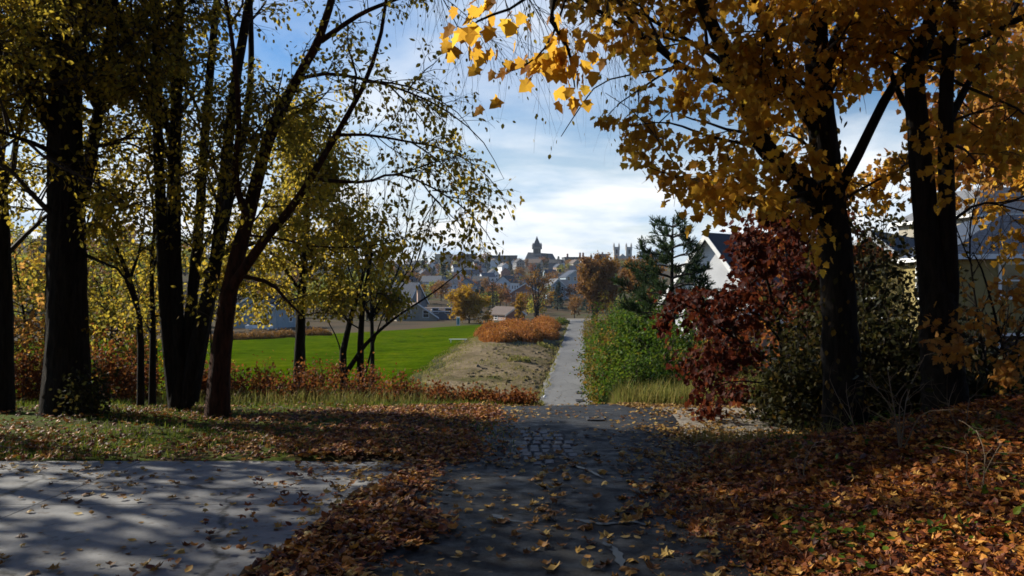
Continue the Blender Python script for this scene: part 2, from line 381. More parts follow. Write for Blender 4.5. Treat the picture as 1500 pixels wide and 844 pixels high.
# concrete driveway: six cast panels
b = MB()
for x0, x1 in ((-13.0, -8.012), (-8.0, -4.012), (-4.0, None)):
    for y0, y1 in ((.6, 3.40), (3.412, 6.60), (6.612, 8.5)):
        t = np.linspace(0, 1, 9); py = y0 + (y1 - y0) * t; YY = np.repeat(py[:, None], 9, 1); xe = drive_edge(YY) if x1 is None else np.full(YY.shape, x1); XX = x0 + (xe - x0) * t[None]; ZZ = -.005 - .028 * YY + .02
        n = XX.size; i = np.arange(n).reshape(XX.shape)
        top = np.stack([XX, YY, ZZ], -1).reshape(-1, 3)
        rim = np.concatenate([i[0, :-1], i[:-1, -1], i[-1, :0:-1], i[:0:-1, 0]])
        low = top[rim] - [0, 0, .2]
        k = np.arange(len(rim)); k2 = (k + 1) % len(rim)
        b.add(np.vstack([top, low]), [np.stack([i[:-1, :-1], i[:-1, 1:], i[1:, 1:], i[1:, :-1]], -1).reshape(-1, 4), np.stack([rim[k], n + k, n + k2, rim[k2]], -1)])
setting(b.build('driveway', M['drive']))

# cobbles showing through the worn asphalt
def road_z(x, y): return float(terrain(x, y)) + .018
b = MB(); b2 = MB()
for r in range(9):
    yy = 8.35 + r * .235
    for c in range(5):
        xx = .14 + c * .130 + .03 * math.sin(r * 1.3) + (yy - 8.3) * .02
        d = ((xx - .42) / .40) ** 2 + ((yy - 9.3) / 1.1) ** 2 + .3 * math.sin(xx * 9 + yy * 4)
        if d > .95: continue
        s = (.108 + RNG.uniform(-.012, .006), .205 + RNG.uniform(-.02, .012), .05)
        z = road_z(xx, yy) - .012 + RNG.uniform(-.004, .006)
        h = np.array(s) / 2; q = []
        for zz, k in ((-h[2], 1), (h[2] * .5, 1), (h[2], .78)):
            for a, e in ((-1, -1), (1, -1), (1, 1), (-1, 1)): q.append((xx + a * h[0] * k, yy + e * h[1] * (k + 1) / 2, z + zz))
        f = [[4 * l + i, 4 * l + (i + 1) % 4, 4 * l + 4 + (i + 1) % 4, 4 * l + 4 + i] for l in (0, 1) for i in range(4)] + [[8, 9, 10, 11]]
        b.add(q, np.array(f))
cob = setting(b.build('cobblestone_patch', simple('granite_cobble', (.085, .085, .088), .65, .4, 9, .5, .25)))
b = MB()
def blob(b, cx, cy, rx, ry, off, n=28, seed=0, rz=0):
    r = np.random.default_rng(seed); a = np.linspace(0, 2 * math.pi, n, endpoint=False)
    k = 1 + .28 * np.sin(2 * a + r.uniform(0, 6)) + .2 * np.sin(3 * a + r.uniform(0, 6)) + .12 * np.sin(5 * a + r.uniform(0, 6))
    ex = rx * k * np.cos(a); ey = ry * k * np.sin(a); co, si = math.cos(rz), math.sin(rz)
    x = cx + ex * co - ey * si; y = cy + ex * si + ey * co
    z = terrain(x, y) + off; zc = float(terrain(cx, cy)) + off
    v = np.vstack([np.stack([x, y, z], -1), [[cx, cy, zc]]]); i = np.arange(n)
    b.add(v, np.stack([np.full(n, n), i, (i + 1) % n], -1))
b = MB()
blob(b, .42, 9.3, .30, .85, .021, 32, 5)
setting(b.build('worn_road_bed', simple('dark_road_bed', (.016, .014, .013), .9)))
def streak(pts, w0, w1, off=.024):
    pts = np.array(pts, float); K = 24; t = np.linspace(0, len(pts) - 1, K); c = np.stack([np.interp(t, np.arange(len(pts)), pts[:, k]) for k in (0, 1)], -1)
    d = unit(np.gradient(c, axis=0)); nrm = np.stack([-d[:, 1], d[:, 0]], -1)
    w = .65 * np.interp(np.linspace(0, 1, K), [0, .15, .5, .85, 1], [w0 * .1, w0, (w0 + w1) / 2, w1, w1 * .1]) * (1 + .5 * np.sin(np.arange(K) * 1.7) * .6)
    l = c + nrm * w[:, None] / 2; r = c - nrm * w[:, None] / 2
    v = []
    for q in (l, r): v.append(np.stack([q[:, 0], q[:, 1], terrain(q[:, 0], q[:, 1]) + off], -1))
    i = np.arange(K - 1); b = MB(); b.add(np.vstack(v), np.stack([i, i + 1, K + i + 1, K + i], -1)); return b
def gxy(px, py):
    d = 6.0
    for _ in range(25):
        x = (px - 750) / F * d; z = float(terrain(x, d)); d = (EYE - z) * F / (py - 422)
    return ((px - 750) / F * d, d)
for pts, w0, w1 in (([gxy(722, 757), gxy(740, 766), gxy(780, 770)], .12, .03),
                    ([gxy(820, 664), gxy(836, 684), gxy(862, 692), gxy(884, 704)], .10, .05),
                    ([gxy(838, 764), gxy(880, 772), gxy(930, 768), gxy(955, 776)], .10, .05),
                    ([gxy(890, 786), gxy(888, 800), gxy(905, 815), gxy(912, 838)], .08, .09)):
    setting(streak(pts, w0, w1).build('water_streak', M['wet']))

# ------------------------------------------------------------------ leaves
_h = [(.40, .02), (.27, .20), (.56, .48), (.25, .47), (.20, .66)]
_h = [(.42, .02), (.33, .22), (.55, .46), (.35, .50), (.25, .70)]
_mo = [(0, 0)] + _h + [(0, 1.0)] + [(-x, y) for x, y in _h[::-1]]
def tmpl(outline, c=(0, .40), curl=.12):
    v = np.array([c] + outline, float); n = len(outline)
    z = curl * (v[:, 0] ** 2 * 2.2 + (v[:, 1] - .4) ** 2) - .02
    v = np.column_stack([v, z]); v[:, 1] -= .0
    i = np.arange(n); return v, np.stack([np.zeros(n, int), 1 + i, 1 + (i + 1) % n], -1)
MAPLE = tmpl(_mo); MAPLE_CURL = tmpl(_mo, curl=.55)
_ov = [(0, 0), (.30, .30), (.26, .66), (0, 1), (-.26, .66), (-.30, .30)]
OVAL = tmpl(_ov, (0, .45), .3)
BEECH = (np.array([(0, 0, 0), (.28, .45, .07), (0, 1, 0), (-.28, .45, .07)], float), np.array([[0, 1, 2], [0, 2, 3]]))
CLUMP = (np.array([(0, 0, 0), (.5, .35, .1), (.12, 1, 0), (-.45, .6, .12)], float), np.array([[0, 1, 2], [0, 2, 3]]))
def scatter(b, pos, axis_, nrm, size, T, tone):
    pos = np.asarray(pos, float); n = len(pos)
    if n == 0: return
    tv, tf = T
    y = unit(axis_); x = unit(np.cross(y, nrm)); z = np.cross(x, y)
    v = (tv[None, :, 0:1] * x[:, None] + tv[None, :, 1:2] * y[:, None] + tv[None, :, 2:3] * z[:, None]) * np.asarray(size)[:, None, None] + pos[:, None]
    f = (tf[None] + (np.arange(n) * len(tv))[:, None, None]).reshape(-1, 3)
    b.add(v.reshape(-1, 3), f, np.repeat(tone, len(tv)))
def rvec(n, r=RNG): return unit(r.normal(size=(n, 3)))

def litter(b, xs, ys, off, size, tilt, T=MAPLE_CURL, tone=None, zf=None):
    n = len(xs); z = (terrain(xs, ys) if zf is None else zf(xs, ys)) + off
    a = RNG.uniform(0, 6.283, n); ax = np.stack([np.cos(a), np.sin(a), RNG.normal(0, tilt, n)], -1)
    nr = np.stack([RNG.normal(0, tilt, n), RNG.normal(0, tilt, n), np.ones(n)], -1)
    flip = RNG.random(n) < .3; nr[flip] *= -1
    s = RNG.uniform(*size, n)
    scatter(b, np.stack([xs, ys, z + (flip * .02)], -1), ax, nr, s, T, RNG.random(n) if tone is None else tone)
def blotch(x, y, s=1.0, ph=0.0):
    return .5 + .25 * (np.sin(x * 1.7 * s + ph + 1.1 * np.sin(y * 1.3 * s)) + np.sin(y * 2.1 * s + 1.3 * ph + 1.2 * np.sin(x * 1.1 * s)))
def pick(n, x0, x1, y0, y1, dens):
    x = RNG.uniform(x0, x1, n); y = RNG.uniform(y0, y1, n); k = RNG.random(n) < dens(x, y); return x[k], y[k]

# deep bed on the right-hand bank
b = MB()
x, y = pick(78000, .7, 9.0, 3.0, 10.4, lambda x, y: sstep(0, .8, x - (1.0 + .25 * np.sin(y * 1.7) + .55 * np.clip(y - 7.2, 0, 9))) * (1 - .93 * sstep(8.7, 9.6, y)))
o_ = RNG.uniform(.005, .08, len(x)) * sstep(1.2, 2.4, x); k = RNG.random(len(x)); q = k < .42
litter(b, x[q], y[q], o_[q], (.035, .105), .30); q = (k >= .42) & (k < .8)
litter(b, x[q], y[q], o_[q], (.03, .085), .45, T=OVAL); q = k >= .8
litter(b, x[q], y[q], o_[q], (.03, .07), .3, T=MAPLE)
x, y = pick(30000, .8, 7, 3.2, 9.2, lambda x, y: sstep(-.2, .6, x - 1.0 - .5 * np.clip(y - 7.2, 0, 9))); litter(b, x, y, RNG.uniform(.01, .10, len(x)), (.008, .03), .6, T=BEECH, tone=RNG.random(len(x)) * .6)
setting(b.build('fallen_leaves', M['litter']), 'stuff', 'deep bed of orange and brown maple leaves on the bank right of the road', 'leaves')
# strip between driveway and road
b = MB()
x, y = pick(52000, -2.4, .9, 3.4, 13.8, lambda x, y: sstep(.12, -.42, x - (-.72 + .05 * (y - 4.7)) + .16 * np.sin(y * 1.9) + .1 * np.sin(y * 4.1)) * np.where(x < drive_edge(y) + .03, np.where(y < 8.5, .02, .5), 1))
o_ = RNG.uniform(.004, .05, len(x)) * np.where(y < 8.5, .25 + .75 * sstep(0, .35, x - drive_edge(y)), 1); q = RNG.random(len(x)) < .55
litter(b, x[q], y[q], o_[q], (.03, .095), .28); litter(b, x[~q], y[~q], o_[~q], (.035, .085), .34, T=OVAL)
setting(b.build('fallen_leaves', M['litter']), 'stuff', 'russet leaf strip between the concrete driveway and the asphalt road', 'leaves')
# left verge under the trees
b = MB()
x, y = pick(60000, -14, .1, 8.45, 15.0, lambda x, y: (.05 + .55 * np.clip(blotch(x, y) - .22, 0, 1) + .25 * sstep(-3.2, -1, x)) * sstep(.1, -.7, x + .3 * np.sin(y * 2)) * np.where(x < -6, .5, 1))
litter(b, x, y, RNG.uniform(.01, .05, len(x)), (.035, .085), .3)
setting(b.build('fallen_leaves', M['litter']), 'stuff', 'leaves scattered over the grass verge below the left trees', 'leaves')
# thin scatter on the asphalt
b = MB()
x, y = pick(15000, -1.6, 2.9, 3.6, 14.6, lambda x, y: .03 + .42 * np.clip(blotch(x, y, 1.4, 2) - .38, 0, 1) + .75 * sstep(.7, 1.5, x - .03 * y) * sstep(5.5, 7.5, y) * (.35 + .65 * blotch(x, y, 2.0, 5)) * (1 - sstep(10, 12, y)) + .35 * sstep(.1, -.8, x + .3))
k = RNG.random(len(x)) < .5; litter(b, x[k], y[k], RNG.uniform(.022, .032, k.sum()), (.04, .08), .16, T=OVAL); k = ~k
litter(b, x[k], y[k], RNG.uniform(.022, .032, k.sum()), (.035, .085), .16)
x, y = pick(240, .2, 2.2, 4.0, 9, lambda x, y: 1)
litter(b, x, y, RNG.uniform(.022, .03, len(x)), (.07, .115), .2)
x, y = pick(420, .7, 6, 17, 70, lambda x, y: (np.abs(x - road_x(y)) < 1.7) * .5)
litter(b, x, y, np.full(len(x), .06), (.07, .12), .2)
setting(b.build('fallen_leaves', M['litter_yellow']), 'stuff', 'yellow leaves scattered over the dark asphalt road', 'leaves')
# driveway scatter
dz = lambda x, y: -.005 - .028 * y + .02
b = MB()
x, y = pick(6500, -11, -1.2, 3.8, 8.45, lambda x, y: (x < drive_edge(y)) * (.08 + .75 * np.clip(blotch(x, y, 1.3, 4) - .42, 0, 1)))
k = RNG.random(len(x)) < .6; litter(b, x[k], y[k], RNG.uniform(.004, .008, k.sum()), (.04, .08), .16, T=OVAL, zf=dz); k = ~k
litter(b, x[k], y[k], RNG.uniform(.004, .008, k.sum()), (.035, .09), .16, zf=dz)
setting(b.build('fallen_leaves', M['litter_yellow']), 'stuff', 'yellow and brown leaves lying on the pale concrete driveway', 'leaves')
# gravel path scatter
b = MB()
x, y = pick(14000, 2.0, 7.2, 9.8, 15.2, lambda x, y: .05 + .35 * np.clip(blotch(x, y, 1.5, 1) - .35, 0, 1) + .4 * sstep(13.2, 14.6, y) + .35 * sstep(10.8, 10, y))
litter(b, x, y, RNG.uniform(.016, .04, len(x)), (.035, .085), .25)
setting(b.build('fallen_leaves', M['litter_yellow']), 'stuff', 'tan leaves drifted over the sunlit gravel path', 'leaves')

n = 420; x = np.concatenate([RNG.uniform(1.4, 7, 200), RNG.uniform(-9, -.6, 220)]); y = np.concatenate([RNG.uniform(4, 9.5, 200), RNG.uniform(8.6, 14, 220)])
a = RNG.uniform(0, 6.283, n); L = RNG.uniform(.1, .45, n); K = 5; tt = np.linspace(-.5, .5, K)
tw = np.stack([x[:, None] + np.cos(a)[:, None] * tt * L[:, None] + RNG.normal(0, .012, (n, K)), y[:, None] + np.sin(a)[:, None] * tt * L[:, None] + RNG.normal(0, .012, (n, K)), np.zeros((n, K))], -1)
tw[..., 2] = terrain(tw[..., 0], tw[..., 1]) + .05 + RNG.normal(0, .012, (n, K)); b = MB(); b.tubes(tw, RNG.uniform(.002, .006, n)[:, None] * np.linspace(1, .5, K), 4)
setting(b.build('fallen_twigs', M['twig_pale']), 'stuff', 'small dry twigs strewn over the leaf litter', 'twigs')

def blades(b, xs, ys, h, w, lean, tone, zf=None, droop=.3):
    n = len(xs); z = (terrain(xs, ys) if zf is None else zf(xs, ys)) - .01
    a = RNG.uniform(0, 6.283, n); d = np.stack([np.cos(a), np.sin(a), np.zeros(n)], -1); s = np.stack([-d[:, 1], d[:, 0], np.zeros(n)], -1)
    base = np.stack([xs, ys, z], -1); ln = (np.abs(RNG.normal(0, lean, n)) * h)[:, None]; H = h[:, None] * np.array([0, 0, 1.0]); W = s * (w[:, None] / 2 if np.ndim(w) else w / 2)
    v = np.stack([base - W, base + W, base + d * ln * .4 + H * .6 + W * .7, base + d * ln * .4 + H * .6 - W * .7, base + d * ln * (1 + droop) + H * (1 - .2 * droop)], 1)
    i = np.arange(n)[:, None] * 5
    b.add(v.reshape(-1, 3), [i + np.array([0, 1, 2, 3]), i + np.array([3, 2, 4])], np.repeat(tone, 5))
b = MB()
x, y = pick(70000, -14, .3, 8.6, 16.5, lambda x, y: np.clip((blotch(x, y, .8, 3) - .15), 0, 1) * sstep(.3, -1.0, x) + .3 * sstep(13.5, 15, y) * sstep(.2, -1, x))
blades(b, x, y, RNG.uniform(.04, .12, len(x)) * (1 + .5 * (y > 14)), .012, .5, RNG.random(len(x)))
x, y = pick(5000, -2.2, -.6, 9, 15.5, lambda x, y: .4 * sstep(12.5, 14.5, y))
blades(b, x, y, RNG.uniform(.05, .14, len(x)), .012, .5, RNG.random(len(x)))
setting(b.build('grass', M['grass']), 'stuff', 'short green grass growing through the leaves of the left verge', 'grass')
b = MB()
x, y = pick(16000, 1.8, 7.5, 14.7, 21, lambda x, y: np.where(x - road_x(y) > 1.15, 1, 0) * sstep(14.5, 15.3, y + .3 * np.sin(x * 3)))
blades(b, x, y, RNG.uniform(.25, .75, len(x)) * (.6 + .6 * blotch(x, y, 1.2)), .016, .35, RNG.random(len(x)))
setting(b.build('tall_grass', M['straw']), 'stuff', 'tall yellow green grass at the foot of the hedge beyond the gravel path', 'grass')
b = MB()
for cx, cy, r, n in ((2.9, 9.3, .40, 200), (2.45, 9.8, .3, 110), (2.3, 7.9, .3, 40), (3.3, 8.7, .4, 120)):
    q = RNG.normal(0, r * .55, (n, 2)); x = cx + q[:, 0]; y = cy + q[:, 1]
    blades(b, x, y, RNG.uniform(.10, .34, n), .008, .6, .55 + RNG.random(n) * .45)
setting(b.build('tall_grass', M['straw']), 'stuff', 'wispy grass tufts between the leaf bank and the gravel path', 'grass')
b = MB()
x, y = pick(14000, -16, -.6, 15.5, 22, lambda x, y: .7 * sstep(-.5, -2, x))
blades(b, x, y, RNG.uniform(.2, .6, len(x)), .016, .4, RNG.random(len(x)))
setting(b.build('tall_grass', M['straw']), 'stuff', 'dry tall grass on the slope behind the left trees', 'grass')

# ------------------------------------------------------------------ trees
def resample(pts, K):
    p = np.asarray(pts, float); n = len(p)
    if n == 2: t = np.linspace(0, 1, K)[:, None]; return p[0] * (1 - t) + p[1] * t
    e = np.vstack([2 * p[0] - p[1], p, 2 * p[-1] - p[-2]]); out = []
    for u in np.linspace(0, n - 1, K):
        i = min(int(u), n - 2); t = u - i; a, b_, c, d = e[i], e[i + 1], e[i + 2], e[i + 3]
        out.append(.5 * (2 * b_ + (c - a) * t + (2 * a - 5 * b_ + 4 * c - d) * t * t + (3 * b_ - a - 3 * c + d) * t ** 3))
    return np.array(out)
def at_t(pts, t):
    """pts N,K,3 ; t N -> point, direction"""
    K = pts.shape[1]; u = np.clip(t, 0, .9999) * (K - 1); i = u.astype(int); f = (u - i)[:, None]; n = np.arange(len(pts))
    a = pts[n, i]; b_ = pts[n, i + 1]; return a * (1 - f) + b_ * f, unit(b_ - a)
def branch_out(par, prad, per, length, ang, r, K=5, t0=.25, t1=1.0, up=.1, wander=.18, droop=0.0, rtip=.35, rng=RNG, bias=None, keep=None):
    """children of the polylines in PAR"""
    n = len(par)
    if n == 0: return np.zeros((0, K, 3)), np.zeros((0, K))
    w = np.linalg.norm(np.diff(par, axis=1), axis=-1).sum(1); cnt = rng.poisson(per * w / w.mean()) if not np.isscalar(per) or per < 900 else None
    i = np.repeat(np.arange(n), cnt); m = len(i)
    if m == 0: return np.zeros((0, K, 3)), np.zeros((0, K))
    t = rng.uniform(t0, t1, m); p, d = at_t(par[i], t)
    pr = prad[i, 0] * (1 - t) + prad[i, -1] * t
    q = rvec(m, rng); q = unit(q - (q * d).sum(-1, keepdims=True) * d)
    a = np.radians(rng.normal(ang, 13, m))[:, None]
    c = unit(d * np.cos(a) + q * np.sin(a) + np.array([0, 0, up]) + (0 if bias is None else np.asarray(bias)))
    L = length * rng.uniform(.55, 1.25, m) * (1 - .45 * t)
    pts = np.zeros((m, K, 3)); pts[:, 0] = p
    for k in range(1, K):
        c = unit(c + wander * rng.normal(size=(m, 3)) + np.array([0, 0, -droop * k / K]))
        pts[:, k] = pts[:, k - 1] + c * (L / (K - 1))[:, None]
    r0 = np.minimum(r * rng.uniform(.7, 1.2, m), pr * .75)
    rad = r0[:, None] * np.linspace(1, rtip, K)
    if keep is not None:
        ok = keep(pts[:, -1]) & keep(pts[:, K // 2]); pts, rad = pts[ok], rad[ok]
    return pts, rad
def leaf_on(b, tw, per, size, T, droop=.5, spread=.06, t0=.2, rng=RNG, keep=None, tone=None, outward=.6):
    n = len(tw)
    if n == 0: return
    i = np.repeat(np.arange(n), rng.poisson(per, n)); m = len(i)
    p, d = at_t(tw[i], rng.uniform(t0, 1, m)); p = p + rng.normal(0, spread, (m, 3))
    if keep is not None:
        k = keep(p); p, d = p[k], d[k]; m = len(p); i = i[k]
    ax = unit(d * outward + rvec(m, rng) * .75 + np.array([0, 0, -droop]))
    nr = unit(rvec(m, rng) + np.array([0, 0, .7]))
    tn = np.clip(rng.beta(2, 2, m) * .75 + .25 * rng.random(n)[i] , 0, 1) if tone is None else tone(m)
    scatter(b, p, ax, nr, rng.uniform(size[0], size[1], m), T, tn)
def limb_pts(px, d0, d1=None, K=14, wob=.0):
    q = np.asarray(px, float); dd = np.linspace(d0, d0 if d1 is None else d1, len(q))
    p = np.array([P(a, b_, c) for (a, b_), c in zip(q, dd)])
    return resample(p, K)

# the open air above the road that no crown reaches into
def gap_keep(p):
    y = np.maximum(p[:, 1], 1.0); u = p[:, 0] / y; v = (p[:, 2] - EYE) / y
    lo = -.035 + .045 * np.sin(v * 17); hi = .10 + .05 * np.sin(v * 11 + 1)
    inside = (u > lo) & (u < hi) & (v > .03) & (p[:, 1] > 2)
    return ~inside | (RNG.random(len(p)) < .12)
def gap_left(p):
    y = np.maximum(p[:, 1], 1.0); u = p[:, 0] / y; v = (p[:, 2] - EYE) / y; k = RNG.random(len(p))
    return far_from_eye(p) & ((u < -.06 + .03 * np.sin(v * 17)) | ((u < .012) & (k < .75)) | (v > .5))
def far_from_eye(p): return np.linalg.norm(p - np.array([0, 0, EYE]), axis=1) > 3.4
def keep_both(p): return gap_keep(p) & far_from_eye(p)

def make_tree(name, label, limbs, levels, leaf, barkm='bark', group=None, cat='tree', leafmat='olive', keep=keep_both, root=None, sides=12, twigmat=None, limb_par=None, extra_leaf=None):
    """limbs: (points K,3 , r0, r1); levels: dicts for branch_out; leaf: dict for leaf_on"""
    base = root if root is not None else limbs[0][0][0]
    t = thing(name, label, cat, base, 0, group)
    off = np.asarray(base, float)
    tr = MB()
    for j, (pts, r0, r1) in enumerate(limbs):
        K = len(pts); s = np.linspace(0, 1, K); rad = r0 + (r1 - r0) * s ** .8
        if j == 0 and r0 > .1: rad = rad + r0 * .22 * np.exp(-s * K / .8)      # root flare
        pts = np.array(pts)
        if j == 0: pts[0, 2] -= .25
        if r0 > .13:
            pts = resample(pts, 40); rad = np.interp(np.linspace(0, 1, 40), s, rad)
        tr.tubes(pts - off, rad, max(sides, 26) if r0 > .13 else sides if r0 > .03 else 6, rough=.16 if r0 > .13 else .10)
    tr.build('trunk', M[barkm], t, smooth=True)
    par = np.array([resample(p, 10) for p, _, _ in limbs]); prad = np.array([np.linspace(a, b_, 10) for _, a, b_ in limbs])
    if limb_par is not None: par, prad = par[limb_par], prad[limb_par]
    br = MB(); allt = [(par, prad)]; cur, cr = par, prad
    for lv in levels:
        lv = dict(lv); sd = lv.pop('sides', 4); src = lv.pop('src', None)
        if src is not None: cur = np.concatenate([allt[k][0][:, np.linspace(0, allt[k][0].shape[1] - 1, 5).astype(int)] for k in src]); cr = np.concatenate([allt[k][1][:, np.linspace(0, allt[k][1].shape[1] - 1, 5).astype(int)] for k in src])
        cur, cr = branch_out(cur, cr, keep=keep, **lv); allt.append((cur, cr))
        br.tubes(cur - off, cr, sd)
    br.build('branches', M[twigmat or 'twig'], t)
    if leaf:
        lb = MB(); lf = dict(leaf); on = lf.pop('on', [-1])
        for k in on: leaf_on(lb, allt[k][0], keep=keep, **lf)
        if extra_leaf: extra_leaf(lb, allt)
        for v in range(len(lb.v)): lb.v[v] = lb.v[v] - off
        lb.build('crown', M[leafmat], t)
    return t

# --- left side, the near row
lv_big = [dict(per=9, length=2.6, ang=55, r=.05, K=6, t0=.25, up=.25, wander=.16, sides=6), dict(per=7, length=1.15, ang=45, r=.016, K=5, t0=.15, up=.0, wander=.2, droop=.15), dict(per=6, length=.5, ang=45, r=.006, K=4, t0=.1, droop=.3, sides=3)]
L0 = [(limb_pts([(2, 612), (5, 480), (1, 330), (-8, 150), (-8, -100), (-20, -300)], 13), .17, .08),
      (limb_pts([(0, 300), (-60, 180), (-140, 40), (-200, -120)], 13, 12), .07, .03),
      (limb_pts([(-5, 200), (20, 100), (45, -20), (60, -160)], 13, 13.8), .05, .02)]
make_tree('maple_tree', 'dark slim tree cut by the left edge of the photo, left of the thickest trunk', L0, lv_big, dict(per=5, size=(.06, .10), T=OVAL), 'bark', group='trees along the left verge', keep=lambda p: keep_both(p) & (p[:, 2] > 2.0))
L1 = [(limb_pts([(98, 612), (98, 480), (97, 330), (95, 180), (100, 40), (105, -120), (112, -330)], 12.5), .335, .16),
            (limb_pts([(118, 300), (140, 190), (152, 100), (168, 0), (190, -140)], 12.5, 13.5), .11, .04),
      (limb_pts([(92, 220), (50, 140), (0, 70), (-60, -30)], 12.5, 11.0), .09, .03),
      (limb_pts([(98, 150), (60, 60), (40, -40), (20, -180)], 12.5, 13.5), .10, .04),
      (limb_pts([(104, 60), (160, -30), (220, -120), (270, -240)], 12.5, 10.5), .09, .03),
      (limb_pts([(122, 372), (150, 385), (180, 402), (205, 470)], 12.5, 12.2, 8), .03, .012),
      (limb_pts([(116, 250), (60, 215), (20, 200), (-60, 170)], 12.5, 10.5), .05, .015)]
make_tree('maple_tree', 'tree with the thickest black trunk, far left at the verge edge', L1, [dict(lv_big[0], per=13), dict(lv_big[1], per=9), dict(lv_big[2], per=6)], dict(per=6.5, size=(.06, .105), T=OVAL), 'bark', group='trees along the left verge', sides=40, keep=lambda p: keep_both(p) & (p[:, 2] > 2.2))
L2 = [(limb_pts([(264, 596), (258, 470), (255, 330), (257, 200), (262, 40), (268, -150), (272, -320)], 13), .15, .045),
      (limb_pts([(258, 592), (244, 470), (237, 330), (231, 180), (229, 0), (226, -180)], 13, 12.6), .13, .05),
      (limb_pts([(272, 592), (278, 470), (290, 350), (300, 200), (312, 60), (330, -120)], 13, 13.6), .12, .05),
      (limb_pts([(272, 592), (297, 470), (318, 370), (330, 250), (345, 120), (372, -40), (390, -180)], 13, 12.5), .14, .05),
      (limb_pts([(282, 588), (308, 440), (333, 310), (362, 170), (368, 60), (362, -90)], 13, 14), .10, .04),
      (limb_pts([(257, 220), (215, 110), (180, 40), (160, -60)], 13, 12), .045, .02),
      (limb_pts([(240, 240), (190, 210), (150, 215)], 12.8, 12, 8), .025, .008)]
make_tree('multi_stem_tree', 'clump of five dark stems fanning up from one base, left of the reddish trunk', L2, [dict(per=6, length=1.9, ang=50, r=.03, K=6, t0=.28, up=.3, wander=.16, sides=5), dict(per=6, length=.95, ang=45, r=.012, K=5, t0=.15, droop=.15), dict(per=6, length=.45, ang=45, r=.005, K=4, t0=.1, droop=.3, sides=3)], dict(per=5, size=(.055, .10), T=OVAL), 'bark', group='trees along the left verge')
L3 = [(limb_pts([(318, 596), (325, 510), (337, 420), (355, 350), (375, 270), (395, 200), (430, 125), (470, 50), (500, -60), (530, -200)], 12.2, 12.6, 18), .165, .04),
      (limb_pts([(336, 425), (385, 355), (430, 300), (457, 258), (497, 190), (535, 120), (560, 40), (575, -80)], 12.2, 11.6), .085, .02),
      (limb_pts([(457, 262), (500, 266), (540, 266), (575, 255), (620, 268), (680, 305), (715, 345), (735, 385)], 11.8, 11.0), .032, .003),
      (limb_pts([(495, 198), (540, 198), (600, 208), (640, 216), (690, 238), (728, 275), (750, 320)], 11.7, 12.6), .028, .003),
      (limb_pts([(428, 118), (480, 108), (540, 118), (590, 132), (650, 160), (705, 205), (738, 262)], 12.4, 11), .035, .003),
      (limb_pts([(345, 402), (395, 415), (420, 440), (445, 465)], 12.2, 11.6, 8), .04, .012),
      (limb_pts([(365, 330), (345, 260), (350, 170), (340, 60), (320, -60)], 12.2, 11.4), .06, .025),
      (limb_pts([(470, 60), (530, 20), (600, -10), (680, -60)], 12.5, 11), .05, .012),
      (limb_pts([(535, 120), (575, 122), (620, 135), (670, 165), (700, 205)], 11.7, 10.8, 9), .022, .003),
      (limb_pts([(362, 345), (410, 350), (470, 362), (560, 358), (640, 330)], 12.2, 11.4, 10), .025, .003)]
t3 = make_tree('maple_tree', 'leaning tree with a reddish lower trunk and long boughs over the lawn', L3, [dict(per=5, length=1.5, ang=45, r=.022, K=6, t0=.3, up=.12, wander=.16, sides=5), dict(per=8, length=.85, ang=42, r=.009, K=5, t0=.15, droop=.25, src=[0, 1]), dict(per=5, length=.42, ang=45, r=.004, K=4, t0=.1, droop=.35, sides=3)], dict(per=3.8, size=(.055, .10), T=OVAL, droop=.7), 'bark_red', group='trees along the left verge', keep=lambda p: gap_left(p) & ((p[:, 2] - EYE) / p[:, 1] > -.045))
# saplings between the two biggest trunks
for lab, px, dd in (('thin dark sapling just left of the five stem clump, bending left near its top', [(206, 592), (205, 480), (190, 410), (165, 350), (150, 300), (140, 230)], 13.4),
                    ('thin straight sapling touching the left side of the five stem clump', [(223, 590), (224, 480), (222, 400), (226, 320), (215, 240)], 13.8)):
    make_tree('sapling', lab, [(limb_pts(px, dd), .065, .015), (limb_pts([px[2], (px[2][0] + 18, px[2][1] - 60), (px[2][0] + 25, px[2][1] - 150)], dd, dd + .5, 8), .03, .01)],
              [dict(per=9, length=1.1, ang=55, r=.015, K=5, t0=.2, up=.1), dict(per=7, length=.5, ang=45, r=.005, K=4, t0=.1, droop=.2, sides=3)], dict(per=11, size=(.05, .085), T=OVAL), 'bark', group='saplings on the left verge')

# --- trees standing at the near end of the lawn
def small_crown(per=(12, 8, 6), L=(2.2, 1.1, .5)):
    return [dict(per=per[0], length=L[0], ang=58, r=.03, K=6, t0=.35, up=.1, droop=.1, sides=5), dict(per=per[1], length=L[1], ang=48, r=.012, K=5, t0=.15, droop=.25), dict(per=per[2], length=L[2], ang=45, r=.006, K=4, t0=.1, droop=.4, sides=3)]
g4 = ground_pt(438, 24); g5 = ground_pt(515, 23)
T4 = [(resample(np.array([g4, P(439, 520, 24), P(441, 450, 24), P(446, 380, 24), P(450, 300, 24), P(453, 240, 24.2), P(456, 170, 24.4)]), 14), .20, .04),
      (limb_pts([(442, 430), (410, 385), (385, 360), (350, 350)], 24, 22.5), .06, .015), (limb_pts([(444, 410), (470, 370), (490, 340), (520, 330)], 24, 25), .06, .015), (limb_pts([(441, 450), (420, 440), (395, 445)], 24, 23), .05, .015)]
make_tree('yellowing_tree', 'upright single trunk tree at the near lawn edge with olive yellow leaves', T4, small_crown((10, 8, 6), (2.0, 1.1, .55)), dict(per=8, size=(.09, .15), T=OVAL, spread=.08), 'bark', group='trees at the near end of the lawn', keep=lambda p: gap_keep(p) & ((p[:, 2] - EYE) / p[:, 1] > -.048))
